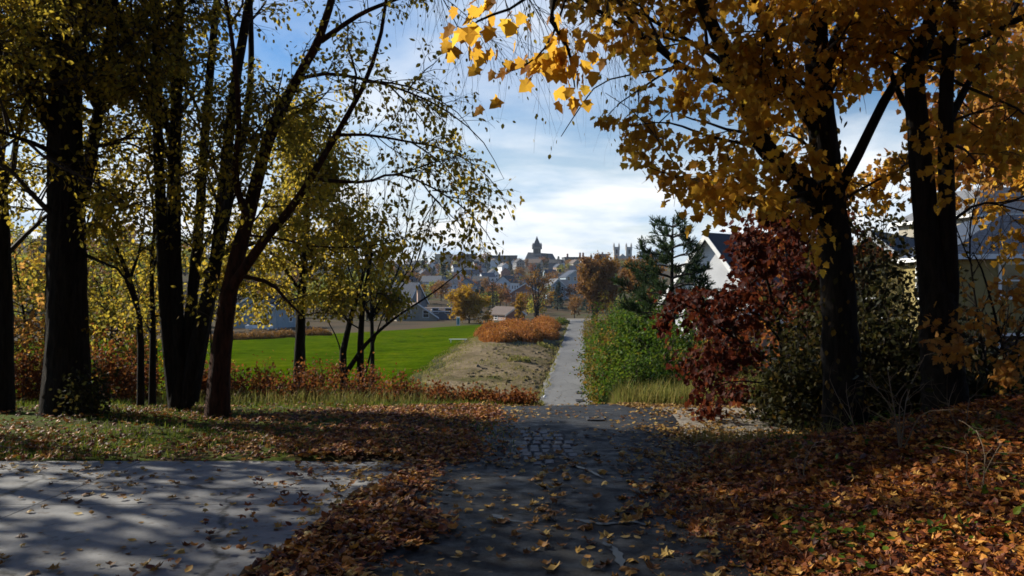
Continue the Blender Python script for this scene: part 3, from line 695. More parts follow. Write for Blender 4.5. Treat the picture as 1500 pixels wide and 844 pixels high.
T5 = [(resample(np.array([g5 + [-.15, 0, 0], P(502, 530, 23), P(506, 500, 23), P(517, 455, 23), P(530, 410, 23), P(540, 360, 23)]), 12), .13, .04),
      (resample(np.array([g5 + [.25, .2, 0], P(528, 520, 23), P(530, 470, 23), P(534, 430, 23), P(545, 370, 23)]), 10), .13, .04),
      (limb_pts([(508, 545), (538, 502), (580, 465), (640, 425), (705, 372)], 23, 22.5), .08, .006),
      (limb_pts([(536, 545), (545, 510), (558, 470), (566, 455)], 23, 22.6, 8), .035, .01),
      (limb_pts([(505, 545), (495, 500), (480, 470), (470, 450)], 23, 23.4, 8), .03, .01)]
make_tree('yellowing_tree', 'low spreading tree of crossing dark stems with one long bare bough reaching right', T5, small_crown((8, 8, 6), (1.5, .9, .5)), dict(per=4.6, size=(.08, .14), T=OVAL, spread=.1), 'bark', group='trees at the near end of the lawn', leafmat='olive', limb_par=[0, 1, 2, 4], keep=lambda p: gap_left(p) & ((p[:, 2] - EYE) / p[:, 1] > -.042) & ((p[:, 0] / p[:, 1] < -.11) | (RNG.random(len(p)) < .35)))
g6 = ground_pt(545, 29)
T6 = [(resample(np.array([g6, P(545, 480, 29), P(540, 400, 29), P(530, 320, 29), P(522, 250, 29)]), 12), .10, .012)] + \
     [(limb_pts([(543, 470), ((543 + x) / 2 + 4, 400), ((543 + 3 * x) / 4 + 2, 330), (x, yy)], 29, 29 + dd), .045, .008) for x, yy, dd in ((565, 245, 1), (590, 255, -1), (612, 265, .5), (640, 290, -1.5), (655, 320, 1), (497, 270, 1), (475, 300, -1), (535, 235, -1.2))]
make_tree('bare_tree', 'bare fine twigged tree fanning upward behind the low spreading tree', T6, [dict(per=8, length=1.8, ang=26, r=.012, K=5, t0=.3, up=.25, wander=.08, sides=4), dict(per=4, length=.9, ang=28, r=.006, K=4, t0=.2, up=.2, sides=3)], dict(per=.5, size=(.06, .1), T=OVAL), 'bark', group='trees at the near end of the lawn', keep=gap_keep)

# --- young trees on the slope behind the left row
kinds = ['olive', 'olive_green', 'olive', 'yellow', 'olive', 'orange', 'olive', 'olive_green']
labs = ['dense olive young tree low between the edge trunk and the thickest trunk', 'greenish young tree right behind the thickest trunk', 'olive young tree filling the gap left of the five stem clump', 'bright yellow young tree glimpsed behind the thin saplings',
        'olive young tree behind the reddish trunk', 'orange young tree low at the far left edge', 'tall olive tree behind the far left trunks', 'greenish young tree in the distance left of the lawn']
for i, (px, d, hgt, wd) in enumerate(((40, 19, 4.2, 1.7), (150, 21, 4.4, 1.9), (196, 18, 3.4, 1.4), (225, 24, 4.8, 1.8), (300, 27, 5.0, 2.0), (15, 17, 3.0, 1.3), (-40, 20, 7.0, 2.4), (120, 34, 7.0, 2.6))):
    gq = ground_pt(px, d); tp = gq + [RNG.uniform(-.4, .4), 0, hgt]
    make_tree('young_tree', labs[i], [(resample(np.array([gq, gq * .6 + tp * .4 + [.15, 0, 0], tp]), 8), .06, .012), (resample(np.array([gq * .7 + tp * .3, gq * .4 + tp * .6 + [-.6, .2, 0], gq * .1 + tp * .9 + [-1.0, .2, 0]]), 6), .03, .01)],
              [dict(per=14, length=wd, ang=60, r=.016, K=5, t0=.12, up=.05, sides=4), dict(per=8, length=.8, ang=45, r=.006, K=4, t0=.15, droop=.2, sides=3)], dict(per=7, size=(.08, .14), T=OVAL, spread=.1), 'bark', group='young trees behind the left row', leafmat=kinds[i], keep=gap_keep)

# --- right side
def tone_gold(m): return np.clip(RNG.beta(2, 2, m), 0, 1)
R1 = [(limb_pts([(1240, 650), (1232, 520), (1226, 400), (1217, 300), (1205, 200), (1198, 100), (1190, 0), (1180, -150), (1175, -330)], 9.5), .235, .11),
      (limb_pts([(1212, 318), (1165, 258), (1120, 215), (1098, 160), (1072, 100), (1045, 40), (1018, -20), (990, -120)], 9.5, 8.8), .145, .05),
      (limb_pts([(1098, 155), (1060, 122), (1000, 98), (950, 60), (900, 33), (850, -5), (790, -40)], 9.1, 8.2), .05, .012),
      (limb_pts([(1085, 125), (1055, 90), (1020, 67), (960, 32), (900, 2), (830, -40)], 9.1, 9.6), .045, .012),
      (limb_pts([(1003, 98), (950, 105), (880, 122), (845, 165), (822, 200)], 8.7, 8.2, 10), .014, .004),
      (limb_pts([(1218, 300), (1260, 220), (1300, 140), (1340, 90), (1420, 60), (1500, 25), (1570, -10)], 9.5, 8.4), .07, .03),
      (limb_pts([(1200, 120), (1240, 20), (1290, -100), (1330, -220)], 9.5, 10.2), .09, .03),
      (limb_pts([(1190, 280), (1110, 300), (1020, 270), (950, 245)], 9.3, 7.6, 10), .03, .004),
      (limb_pts([(1110, 215), (1040, 200), (980, 180), (920, 185)], 9.2, 7.6, 10), .025, .004),
      (limb_pts([(1200, 200), (1150, 120), (1120, 40), (1090, -60)], 9.5, 7.8), .06, .02),
      (limb_pts([(1215, 330), (1160, 320), (1090, 292), (1030, 275), (965, 272)], 9.4, 8.6, 10), .03, .004)]
def keep_r(p):
    y = np.maximum(p[:, 1], 1); u = p[:, 0] / y; v = (p[:, 2] - EYE) / y; k = RNG.random(len(p))
    return far_from_eye(p) & ~((u < .135 + .03 * np.sin(p[:, 2] * 3) - .11 * sstep(.24, .34, v)) & (p[:, 1] > 2) & (k < .96)) & ~((v < .072) & (u < .285) & (k < .97)) & ~((v < .02) & (k < .8))
make_tree('maple_tree', 'thick ivy flecked maple with gold leaves and a bent bough on the right', R1, [dict(per=7, length=1.7, ang=52, r=.025, K=6, t0=.3, up=.08, wander=.16, droop=.1, sides=5), dict(per=6, length=.8, ang=46, r=.010, K=5, t0=.15, droop=.25), dict(per=4, length=.36, ang=48, r=.005, K=4, t0=.1, droop=.4, sides=3)], dict(per=9.0, size=(.06, .105), T=MAPLE, droop=.9, spread=.06), 'bark', group='trees on the right bank', leafmat='gold', keep=keep_r, sides=18)
R2 = [(limb_pts([(1388, 630), (1382, 560), (1376, 490), (1372, 430)], 8.5), .25, .17),
      (limb_pts([(1374, 480), (1366, 400), (1354, 300), (1346, 200), (1340, 110), (1358, 50), (1375, -20), (1390, -150)], 8.5, 8.7, 18), .16, .06),
      (limb_pts([(1384, 500), (1391, 420), (1388, 330), (1385, 200), (1388, 100), (1396, 0), (1402, -130), (1405, -280)], 8.5, 8.3), .105, .05),
      (limb_pts([(1384, 190), (1420, 120), (1470, 40), (1530, -60)], 8.4, 9.4), .05, .02),
      (limb_pts([(1346, 190), (1310, 120), (1290, 40), (1270, -60)], 8.6, 9.6), .04, .015),
      (limb_pts([(1388, 330), (1430, 300), (1480, 295), (1540, 270)], 8.4, 9.0, 8), .02, .008)]
make_tree('maple_tree', 'two dark trunks joined at the base on the right bank with orange leaves above', R2, [dict(per=7, length=1.6, ang=55, r=.022, K=6, t0=.35, up=.1, droop=.1, sides=5), dict(per=6, length=.75, ang=46, r=.009, K=5, t0=.15, droop=.25), dict(per=4, length=.36, ang=48, r=.004, K=4, t0=.1, droop=.4, sides=3)], dict(per=7.0, size=(.06, .105), T=MAPLE, droop=.9, spread=.06), 'bark', group='trees on the right bank', leafmat='gold', keep=keep_r, sides=14)
gR = ground_pt(1560, 13)
R3 = [(resample(np.array([gR, P(1555, 350, 13), P(1545, 200, 13), P(1530, 60, 13), P(1520, -120, 13)]), 12), .16, .05), (limb_pts([(1552, 330), (1510, 250), (1460, 200), (1410, 150)], 13, 12.4), .05, .012), (limb_pts([(1548, 240), (1500, 170), (1460, 100), (1440, 30)], 13, 13.5), .05, .012), (limb_pts([(1550, 260), (1500, 240), (1450, 220), (1420, 190)], 13, 13.5), .04, .01)]
make_tree('maple_tree', 'orange leaved maple overhanging the houses at the right edge', R3, [dict(per=9, length=1.9, ang=55, r=.03, K=6, t0=.3, up=.05, droop=.1, sides=5), dict(per=7, length=.9, ang=46, r=.01, K=5, t0=.15, droop=.25), dict(per=4, length=.42, ang=48, r=.005, K=4, t0=.1, droop=.4, sides=3)], dict(per=5, size=(.08, .14), T=MAPLE, droop=.8), 'bark', group='trees on the right bank', leafmat='orange', keep=lambda p: keep_r(p) & (((p[:, 2] - EYE) / p[:, 1] > .125) | (RNG.random(len(p)) < .25)))
# dark red small maple
gr = ground_pt(1150, 12.6)
R4 = [(resample(np.array([gr, P(1148, 540, 12.6), P(1140, 470, 12.6), P(1120, 400, 12.6), P(1105, 340, 12.6)]), 12), .06, .015),
      (limb_pts([(1148, 540), (1100, 510), (1060, 485), (1020, 455), (985, 440)], 12.6, 11.6), .03, .006), (limb_pts([(1143, 500), (1110, 450), (1095, 400), (1100, 360)], 12.6, 12.6), .03, .006),
      (limb_pts([(1145, 520), (1180, 470), (1190, 420), (1195, 350)], 12.6, 13.2), .03, .008), (limb_pts([(1150, 570), (1110, 560), (1070, 560), (1030, 575)], 12.6, 11.8), .02, .005), (limb_pts([(1135, 470), (1090, 455), (1040, 450), (1000, 440)], 12.6, 13.4), .02, .005), (limb_pts([(1140, 470), (1160, 420), (1150, 360), (1165, 320)], 12.6, 12.0), .02, .005)]
keep_m = lambda p: far_from_eye(p) & ~(((p[:, 2] - EYE) / p[:, 1] > .0) & (p[:, 0] / p[:, 1] < .27))
make_tree('red_maple_sapling', 'small dark red maple between the pine and the thick right trunk', R4, [dict(per=8, length=1.0, ang=55, r=.012, K=5, t0=.2, up=.02, droop=.1), dict(per=8, length=.55, ang=46, r=.006, K=4, t0=.15, droop=.25, sides=3)], dict(per=11, size=(.06, .115), T=MAPLE, droop=.8, spread=.06), 'bark', group=None, leafmat='red', keep=keep_m)
M['red_orange'] = leaf_mat('red_orange_leaf', [(0, (.05, .008, .003)), (.45, (.13, .028, .005)), (.8, (.24, .07, .007)), (1, (.34, .15, .010))], .5, tg=.7)
gq = ground_pt(1178, 15.5)
R5 = [(resample(np.array([gq, P(1176, 520, 15.5), P(1168, 430, 15.5), P(1150, 350, 15.5), P(1140, 290, 15.5)]), 12), .07, .015), (limb_pts([(1170, 450), (1120, 410), (1090, 380), (1070, 350)], 15.5, 14.6), .03, .006), (limb_pts([(1160, 400), (1195, 350), (1215, 300)], 15.5, 15.8), .03, .006), (limb_pts([(1174, 500), (1120, 470), (1075, 455)], 15.5, 14.8), .03, .006), (limb_pts([(1172, 480), (1210, 430), (1240, 400)], 15.5, 16), .03, .006)]
keep_m2 = lambda p: ~(((p[:, 2] - EYE) / p[:, 1] > -.01) & (p[:, 0] / p[:, 1] < .285))
make_tree('red_maple_sapling', 'orange red maple in front of the dark roof, behind the small dark red one', R5, [dict(per=12, length=1.3, ang=55, r=.014, K=5, t0=.2, up=.02, droop=.1), dict(per=8, length=.6, ang=46, r=.006, K=4, t0=.15, droop=.25, sides=3)], dict(per=9, size=(.07, .125), T=MAPLE, droop=.8, spread=.07), 'bark', leafmat='red_orange', keep=keep_m2)
# orange sapling in front of the yellow house
gs = ground_pt(1480, 8.2)
make_tree('sapling', 'thin sapling with orange leaves in front of the yellow house', [(resample(np.array([gs, P(1478, 560, 8.2), P(1462, 480, 8.2), P(1440, 400, 8.3), P(1425, 370, 8.3)]), 10), .022, .006), (limb_pts([(1475, 540), (1500, 470), (1520, 420)], 8.2, 8.6, 8), .014, .005), (limb_pts([(1470, 520), (1440, 500), (1415, 500)], 8.2, 7.8, 8), .012, .004)],
          [dict(per=9, length=.7, ang=50, r=.008, K=5, t0=.15, droop=.1), dict(per=4, length=.35, ang=46, r=.004, K=4, t0=.15, sides=3)], dict(per=8, size=(.045, .085), T=MAPLE, droop=.8), 'bark', leafmat='orange', keep=lambda p: far_from_eye(p) & ((p[:, 2] - EYE) / np.maximum(p[:, 1], 1) < .015))

gq = ground_pt(1455, 9.4)
make_tree('sapling', 'leafless sapling of thin crossing twigs right of the joined trunks', [(resample(np.array([gq, P(1448, 560, 9.4), P(1430, 450, 9.4), P(1420, 340, 9.5), P(1440, 250, 9.6)]), 10), .022, .005), (limb_pts([(1432, 470), (1470, 390), (1520, 320)], 9.4, 9.8, 8), .012, .004), (limb_pts([(1424, 390), (1400, 330), (1395, 270)], 9.4, 9.2, 8), .010, .003), (limb_pts([(1445, 540), (1490, 480), (1530, 440)], 9.4, 9.0, 8), .010, .003)],
          [dict(per=11, length=1.0, ang=45, r=.006, K=5, t0=.2, up=.1), dict(per=5, length=.5, ang=40, r=.003, K=4, t0=.15, sides=3)], dict(per=.35, size=(.05, .09), T=OVAL), 'bark', leafmat='gold', keep=far_from_eye)
# drooping maple bough close overhead
g8 = np.array([3.4, -1.6, float(terrain(3.4, -1.6))])
T8 = [(resample(np.array([g8, g8 + [-.05, .1, 2.2], g8 + [-.2, .4, 4.6], g8 + [-.3, .6, 7.5]]), 12), .24, .10),
      (resample(np.array([g8 + [-.15, .3, 3.6], [2.6, 1.2, 4.9], [1.5, 3.4, 4.75], P(850, -70, 5.2), P(808, 20, 5.3), P(832, 70, 5.5), P(842, 128, 5.6)]), 14), .06, .005),
      (resample(np.array([[1.5, 3.4, 4.75], P(830, -70, 4.9), P(760, 5, 4.8), P(705, 28, 4.8), P(662, 62, 4.8)]), 10), .018, .004),
      (resample(np.array([P(850, -70, 5.2), P(810, 50, 5.5), P(775, 92, 5.5), P(738, 108, 5.5)]), 10), .012, .004)]
def big_drops(lb, allt):
    for j, n, t0 in ((1, 60, .72), (2, 42, .6), (3, 26, .45)):
        tw = resample(T8[j][0], 10)[None]
        leaf_on(lb, tw, n, (.075, .12), MAPLE, droop=1.1, spread=.085, t0=t0)
canopy = lambda p: (p[:, 1] < .5) | ((p[:, 2] - EYE) / np.maximum(p[:, 1], .1) > .50)  # unseen crown kept out of frame, added for shade over the camera
make_tree('maple_tree', 'maple whose bough of large gold leaves droops into the sky at the top', T8, [dict(per=16, length=3.4, ang=58, r=.04, K=6, t0=.35, up=.15, sides=5), dict(per=8, length=1.4, ang=48, r=.012, K=5, t0=.15), dict(per=4, length=.6, ang=45, r=.006, K=4, t0=.15, sides=3)], dict(per=9, size=(.11, .16), T=MAPLE, droop=.8), 'bark', group=None, leafmat='gold', keep=canopy, limb_par=[0, 0], extra_leaf=big_drops)

# unseen tops of the tall trees, added above the frame to block sky light
above = lambda p: (p[:, 1] < .5) | ((p[:, 2] - EYE) / np.maximum(p[:, 1], .1) > .44) | (np.abs(p[:, 0]) > .80 * np.maximum(p[:, 1], .1))
def sunlane(p):
    """crown leaves thinned to let the low sun through to the verge and driveway"""
    a = p[:, 0] + 2.05 * p[:, 1]
    return (p[:, 0] > -12.5 + .3 * p[:, 1]) | (RNG.random(len(p)) < .35)
def upper_crown(t, top, z1, rad, n, mat, r0=.11):
    off = np.array(t.location); top = np.asarray(top, float); end = np.array([top[0] + .2, top[1] - .3, z1])
    par = resample(np.array([top, top * .5 + end * .5 + [.15, .1, 0], end]), 10)[None]; pr = np.linspace(r0, .03, 10)[None]
    bb = MB(); bb.tubes(par - off, pr, 8)
    l1, r1 = branch_out(par, pr, 34, rad * 1.25, 72, .05, K=6, t0=.0, up=.05, wander=.12, keep=above); bb.tubes(l1 - off, r1, 5)
    l2, r2 = branch_out(l1, r1, 9, rad * .4, 50, .015, K=5, t0=.1, up=.0, keep=above); bb.tubes(l2 - off, r2, 3); bb.build('top_branches', M['twig'], t)
    lb = MB(); leaf_on(lb, l2, n / max(1, len(l2)), (.15, .25), OVAL, droop=.6, spread=.12, keep=lambda p: above(p) & sunlane(p))
    for v in range(len(lb.v)): lb.v[v] = lb.v[v] - off
    lb.build('top_crown', M[mat], t)
for nm, k, top, z1, rad, n, mt in (('maple_tree.001', 0, L1[0][0][-1], 13.5, 5.0, 3000, 'olive'), 
                                   ('maple_tree.003', 0, R1[0][0][-1], 12.5, 5.5, 4500, 'gold'), ('maple_tree.004', 0, R2[2][0][-1], 12.0, 5.0, 3500, 'gold')):
    upper_crown(bpy.data.objects[nm], top, z1, rad, n, mt)
upper_crown(bpy.data.objects['maple_tree.006'], T8[0][0][-1], 11.5, 6.5, 22000, 'gold')
# unseen maples: all but the last added around the camera to block sky light
for i, (x, y, hh, r_, lab, per) in enumerate(((-7.5, 1.5, 10.0, 5.0, 'unseen maple added to block sky light, at the near side of the driveway', 15), (-17, -1.0, 9.5, 4.5, 'unseen maple added to block sky light, far left beyond the driveway', 11), (-4, -3.5, 10.5, 5.0, 'unseen maple added to block sky light, close behind the camera', 14), (9.5, 2.0, 9.0, 4.0, 'unseen maple added to block sky light, on the leaf bank right of the frame', 11), (1.5, -6.5, 10, 4.4, 'unseen maple added to block sky light, beside the road well behind the camera', 11), (-13.5, -5.0, 10, 4.4, 'unseen maple added to block sky light, beyond the driveway behind the camera', 11), (11.0, -6.0, 10, 4.4, 'unseen maple added to block sky light, up the leaf bank behind the camera', 11),
                                          (-15.2, 12.0, 9.5, 3.8, 'maple on the verge outside the left edge of the photo', 4.2))):
    gq = np.array([x, y, float(terrain(x, y))])
    make_tree('maple_tree', lab, [(resample(np.array([gq, gq + [.1, .1, hh * .3], gq + [-.1, .2, hh * .65], gq + [.1, .1, hh]]), 12), .24, .05)], [dict(per=24, length=r_ * 1.2, ang=66, r=.05, K=6, t0=.16, up=.05, sides=5), dict(per=9, length=r_ * .42, ang=48, r=.014, K=5, t0=.15), dict(per=3, length=.7, ang=45, r=.006, K=4, t0=.15, sides=3)], dict(per=per, size=(.17, .28), T=OVAL, droop=.8, spread=.1), 'bark', group='trees around the photographer', leafmat='gold' if i % 2 else 'olive', keep=above)

# hanging twigs of a birch whose trunk stands behind the photographer's left
g7 = np.array([-3.2, 1.2, float(terrain(-3.2, 1.2))])
T7 = [(resample(np.array([g7, g7 + [.1, .2, 3], g7 + [.5, 1.0, 5.5], g7 + [1.0, 2.2, 7.5]]), 12), .16, .05),
      (resample(np.array([g7 + [.6, 1.2, 5.8], P(560, -330, 6.0), P(660, -180, 6.8), P(740, -60, 7.2), P(800, 40, 7.4)]), 10), .02, .003),
      (resample(np.array([g7 + [.9, 2.0, 7.2], P(600, -400, 7.5), P(720, -220, 8.2), P(830, -60, 8.6), P(905, 60, 8.8)]), 10), .02, .003),
      (resample(np.array([g7 + [.8, 1.8, 6.8], P(450, -400, 7), P(560, -160, 8.2), P(650, 0, 9), P(700, 100, 9.4)]), 10), .02, .003)]
make_tree('birch_tree', 'birch with drooping bare twigs hanging into the sky gap above the road', T7, [dict(per=20, length=1.7, ang=40, r=.006, K=7, t0=.3, up=0, wander=.12, droop=.55, sides=4), dict(per=6, length=1.1, ang=35, r=.004, K=6, t0=.2, droop=.6, wander=.14, sides=3)], dict(per=1.1, size=(.035, .06), T=OVAL, droop=1.2), 'bark', keep=far_from_eye, leafmat='olive', limb_par=[1, 2, 3])

# ------------------------------------------------------------------ shrubs, hedge, pine
def shrub(name, label, c, rx, ry, h, nst, nleaf, size, mat, group=None, cat='shrub', T=OVAL, twig='twig', lumpy=.35, fill=.35, stem_r=.008, gap=True, cl=None):
    """many stems from the root, leaves gathered in uneven clumps through an irregular volume"""
    c = np.asarray(c, float); t = thing(name, label, cat, c, 0, group)
    a = RNG.uniform(0, 6.283, nst); rr = RNG.random(nst) ** .5
    tip = np.stack([np.cos(a) * rr * rx, np.sin(a) * rr * ry, h * (1 - .55 * rr ** 2) * RNG.uniform(.6, 1.08, nst)], -1)
    root = np.stack([np.cos(a) * rr * rx * .35, np.sin(a) * rr * ry * .35, np.full(nst, -.1)], -1)
    K = 5; s = np.linspace(0, 1, K)[None, :, None]
    st = root[:, None] * (1 - s) + tip[:, None] * s + RNG.normal(0, .05 * h, (nst, K, 3)) * s
    b = MB(); b.tubes(st, stem_r * RNG.uniform(.6, 1.3, nst)[:, None] * np.linspace(1, .35, K), 4)
    tw, tr = branch_out(st, stem_r * np.ones((nst, K)) * .8, 4, h * .28, 48, stem_r * .5, K=4, t0=.25, up=.15)
    b.tubes(tw, tr, 3); b.build('branches', M[twig], t)
    lb = MB(); allt = np.concatenate([tw, st[:, :4]]) if len(tw) else st[:, :4]
    per = nleaf / len(allt)
    leaf_on(lb, allt, per, size, T, droop=.3, spread=.07 * h ** .5 + .03, t0=.2)
    lb.build('foliage', M[mat], t); return t

# russet brush along the break of slope on the left
spots = [(345, 15.6, 1.0, .62), (385, 16.2, .95, .72), (425, 15.4, 1.0, .60), (462, 16.6, 1.05, .86), (500, 15.8, .95, .74), (540, 16.4, 1.0, .70), (578, 15.5, .85, .46), (612, 15.9, .8, .42), (650, 15.2, .75, .34), (690, 15.0, .7, .30), (738, 14.9, .65, .26), (765, 15.3, .5, .24)]
pos = ['beside the reddish trunk', 'left of the upright lawn tree', 'just left of the upright lawn tree', 'right of the upright lawn tree and tallest of the row', 'left below the low spreading tree', 'below the low spreading tree', 'right below the low spreading tree',
       'third from the road end of the brush row', 'with yellow tips, second before the dirt bank', 'at the foot of the dirt bank', 'next to the asphalt edge', 'smallest, at the very end of the row by the asphalt']
for (px, d, r, h), w in zip(spots, pos):
    shrub('russet_shrub', 'russet shrub ' + w, ground_pt(px, d), r * (.5 + .35 * RNG.random()), r * .5, (h * 1.22 + .04) * RNG.uniform(.75, 1.15), 38, 1250, (.045, .085), 'redbrush', 'russet shrubs along the break of slope')
b = MB(); x, y = pick(9000, -6.5, .6, 14.6, 16.6, lambda x, y: .75)
blades(b, x, y, RNG.uniform(.12, .42, len(x)) * (1 - .6 * sstep(-2.5, .4, x)), .012, .5, RNG.random(len(x)))
setting(b.build('tall_grass', M['straw']), 'stuff', 'straw coloured grass growing between the russet shrubs', 'grass')
for (px, d, r, h), w in zip(((30, 15.5, .9, 1.1), (75, 16.5, .8, 1.0), (165, 15.2, .9, 1.35), (200, 16.2, .6, .9), (298, 15.5, .5, .8)),
                            ('left of the thickest trunk', 'behind the thickest trunk', 'bright against the thickest trunk, right of it', 'behind the two thin saplings', 'between the five stem clump and the reddish trunk')):
    shrub('russet_shrub', 'red orange shrub ' + w, ground_pt(px, d), r * .6, r * .6, h * 1.2, 40, 1500, (.055, .10), 'redbrush', 'red orange shrubs between the left trunks')
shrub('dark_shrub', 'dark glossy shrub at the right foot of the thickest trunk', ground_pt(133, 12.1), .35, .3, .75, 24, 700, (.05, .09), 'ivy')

# hedge to the right of the road
H = [(900, 74, 3.2, 5.2, 5.6, 'hedge_gold', 'turning yellow hedge bush furthest down the road'),
     (905, 56, 2.4, 3.4, 6.0, 'hedge', 'dark green hedge bush reaching highest beside the orange tree'),
     (898, 44, 1.5, 2.6, 4.6, 'hedge_gold', 'hedge bush with yellow and red leaves at the road edge'),
     (940, 40, 2.3, 2.8, 5.6, 'hedge', 'broad green hedge bush left of the pine'),
     (903, 32, 1.0, 1.7, 2.9, 'hedge_gold', 'low orange tinged bush in front of the hedge by the road'),
     (950, 30, 1.7, 2.0, 4.3, 'hedge', 'bright green bush in front of the pine'),
     (930, 23, .9, 1.1, 1.9, 'hedge', 'small green bush at the hedge foot above the tall grass'),
     (1000, 25, 1.5, 1.5, 3.5, 'hedge', 'dark green bush right below the pine trunk'),
     (1050, 21, 1.3, 1.3, 2.3, 'hedge_gold', 'yellow green bush below the red maple'),
     (1085, 25, 1.4, 1.3, 2.2, 'hedge', 'green bush in front of the brick outbuilding'),
     (1000, 18.5, .9, .8, 1.2, 'hedge', 'low leafy bush beside the gravel path below the pine')]
for px, d, rx, ry, h, mt, lab in H:
    big = d > 27
    shrub('hedge_bush', lab, ground_pt(px, d, -.1), rx, ry, h, 150, int(8500 * min(2.2, rx * h / 4 + .3)), (.10, .19) if big else (.07, .13), mt, 'hedge bushes right of the road', T=OVAL, stem_r=.015)
shrub('red_shrub', 'low crimson shrub at the back edge of the gravel path', ground_pt(1075, 14.6), .45, .3, .6, 24, 420, (.06, .1), 'red', T=MAPLE)
# dark undergrowth under the right trunks
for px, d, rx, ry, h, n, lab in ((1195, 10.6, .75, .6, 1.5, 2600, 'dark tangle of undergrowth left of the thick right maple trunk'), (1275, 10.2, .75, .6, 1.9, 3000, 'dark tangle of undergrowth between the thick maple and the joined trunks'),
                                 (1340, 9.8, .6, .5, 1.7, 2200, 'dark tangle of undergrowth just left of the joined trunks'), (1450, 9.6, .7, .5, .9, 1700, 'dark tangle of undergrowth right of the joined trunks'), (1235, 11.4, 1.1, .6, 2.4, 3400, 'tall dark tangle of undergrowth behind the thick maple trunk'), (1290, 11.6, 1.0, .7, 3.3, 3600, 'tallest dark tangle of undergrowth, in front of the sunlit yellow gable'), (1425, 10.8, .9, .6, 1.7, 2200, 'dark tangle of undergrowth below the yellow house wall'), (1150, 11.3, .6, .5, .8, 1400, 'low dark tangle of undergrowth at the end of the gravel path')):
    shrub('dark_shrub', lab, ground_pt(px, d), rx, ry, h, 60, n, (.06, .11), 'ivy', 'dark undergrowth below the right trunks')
# ivy on the thick maple
b = MB(); pl = R1[0][0]; n = 420
tw = resample(pl, 20)[None]; p, d = at_t(np.repeat(tw, n, 0), RNG.uniform(.02, .62, n)); q = rvec(n); q = unit(q - (q * d).sum(-1, keepdims=True) * d)
p = p + q * (.235 + RNG.uniform(0, .10, n))[:, None]
scatter(b, p, unit(np.array([0, 0, -1.0]) + rvec(n) * .5), q + rvec(n) * .3, RNG.uniform(.05, .10, n), OVAL, np.clip(RNG.beta(2, 2, n) + .3, 0, 1))
tag(b.build('ivy', M['ivy']), 'sparse ivy leaves climbing the thick maple trunk on the right', 'ivy')

for x, y, h, lab in ((-9, -7.5, 3.6, 'behind the driveway'), (-3.5, -9, 4.0, 'left of the road'), (5.5, -8.5, 4.2, 'right of the road'), (10.5, -2.5, 3.6, 'on top of the leaf bank'), (13, 4.5, 3.2, 'furthest right on the leaf bank')):  # unseen bushes, added around the camera to cut light from behind
    shrub('hedge_bush', 'tall unseen bush added to block sky light, ' + lab, (x, y, float(terrain(x, y))), 2.6, 1.8, h, 90, 5200, (.13, .22), 'hedge', 'unseen bushes added to block sky light')
# bare brambles in front of the undergrowth
def bramble(label, px, py, tips, r=.008):
    d = 6.0
    c = np.array([*gxy(px, py)]); c = np.array([c[0], c[1], float(terrain(c[0], c[1]))])
    t = thing('bramble', label, 'bramble', c, 0, 'bare brambles on the leaf bank'); b = MB(); par = []
    for tx, ty, dd in tips:
        e = P(tx, ty, c[1] + dd); mid = (c + e) / 2 + [0, 0, .16] + RNG.normal(0, .05, 3)
        pts = resample(np.array([c, c * .6 + mid * .4 + RNG.normal(0, .03, 3), mid, e]), 9) - c; par.append(pts)
    par = np.array(par); rad = np.ones((len(par), 9)) * np.linspace(1, .3, 9) * r
    b.tubes(par, rad, 5); tw, tr = branch_out(par, rad, 6, .45, 45, r * .5, K=5, t0=.25, up=.05, wander=.25); b.tubes(tw, tr, 3)
    b.build('stems', M['twig_pale'], t)
    lb = MB(); leaf_on(lb, tw, .5, (.05, .09), OVAL); lb.build('foliage', M['ivy'], t)
bramble('tallest bare bramble of pale canes in front of the joined trunks', 1318, 668, [(1335, 560, .4), (1300, 540, .7), (1400, 600, -.4), (1355, 520, .9), (1270, 560, .2)])
bramble('low arching bare bramble left of the tallest one', 1262, 650, [(1190, 610, .2), (1240, 560, .6), (1290, 590, -.3), (1215, 555, .8)], .006)
bramble('bare bramble leaning toward the right edge of the photo', 1410, 640, [(1450, 580, .3), (1480, 610, -.2), (1400, 560, .6), (1440, 640, -.6)], .006)

bramble('bare bramble with short canes low on the sunlit leaf bank', 1180, 715, [(1150, 660, .3), (1215, 650, .2), (1190, 640, .6), (1120, 690, -.2)], .005)
bramble('bare bramble nearest the bottom right corner', 1440, 735, [(1400, 660, .3), (1470, 650, .5), (1490, 690, -.1), (1430, 630, .4)], .006)
b = MB()
for k in range(46):
    cx = RNG.uniform(1.9, 6.2); cy = RNG.uniform(4.4, 9.0); n = int(RNG.integers(8, 34)); q = RNG.normal(0, .13, (n, 2)); x = cx + q[:, 0]; y = cy + q[:, 1]
    p = np.stack([x, y, terrain(x, y) + RNG.uniform(.06, .20, n)], -1); scatter(b, p, rvec(n) * [1, 1, .3], rvec(n) * .5 + [0, 0, 1], RNG.uniform(.03, .075, n), OVAL, RNG.random(n) * .8)
setting(b.build('ground_ivy', M['hedge']), 'stuff', 'small green ivy sprigs poking through the leaves of the right bank', 'ivy')
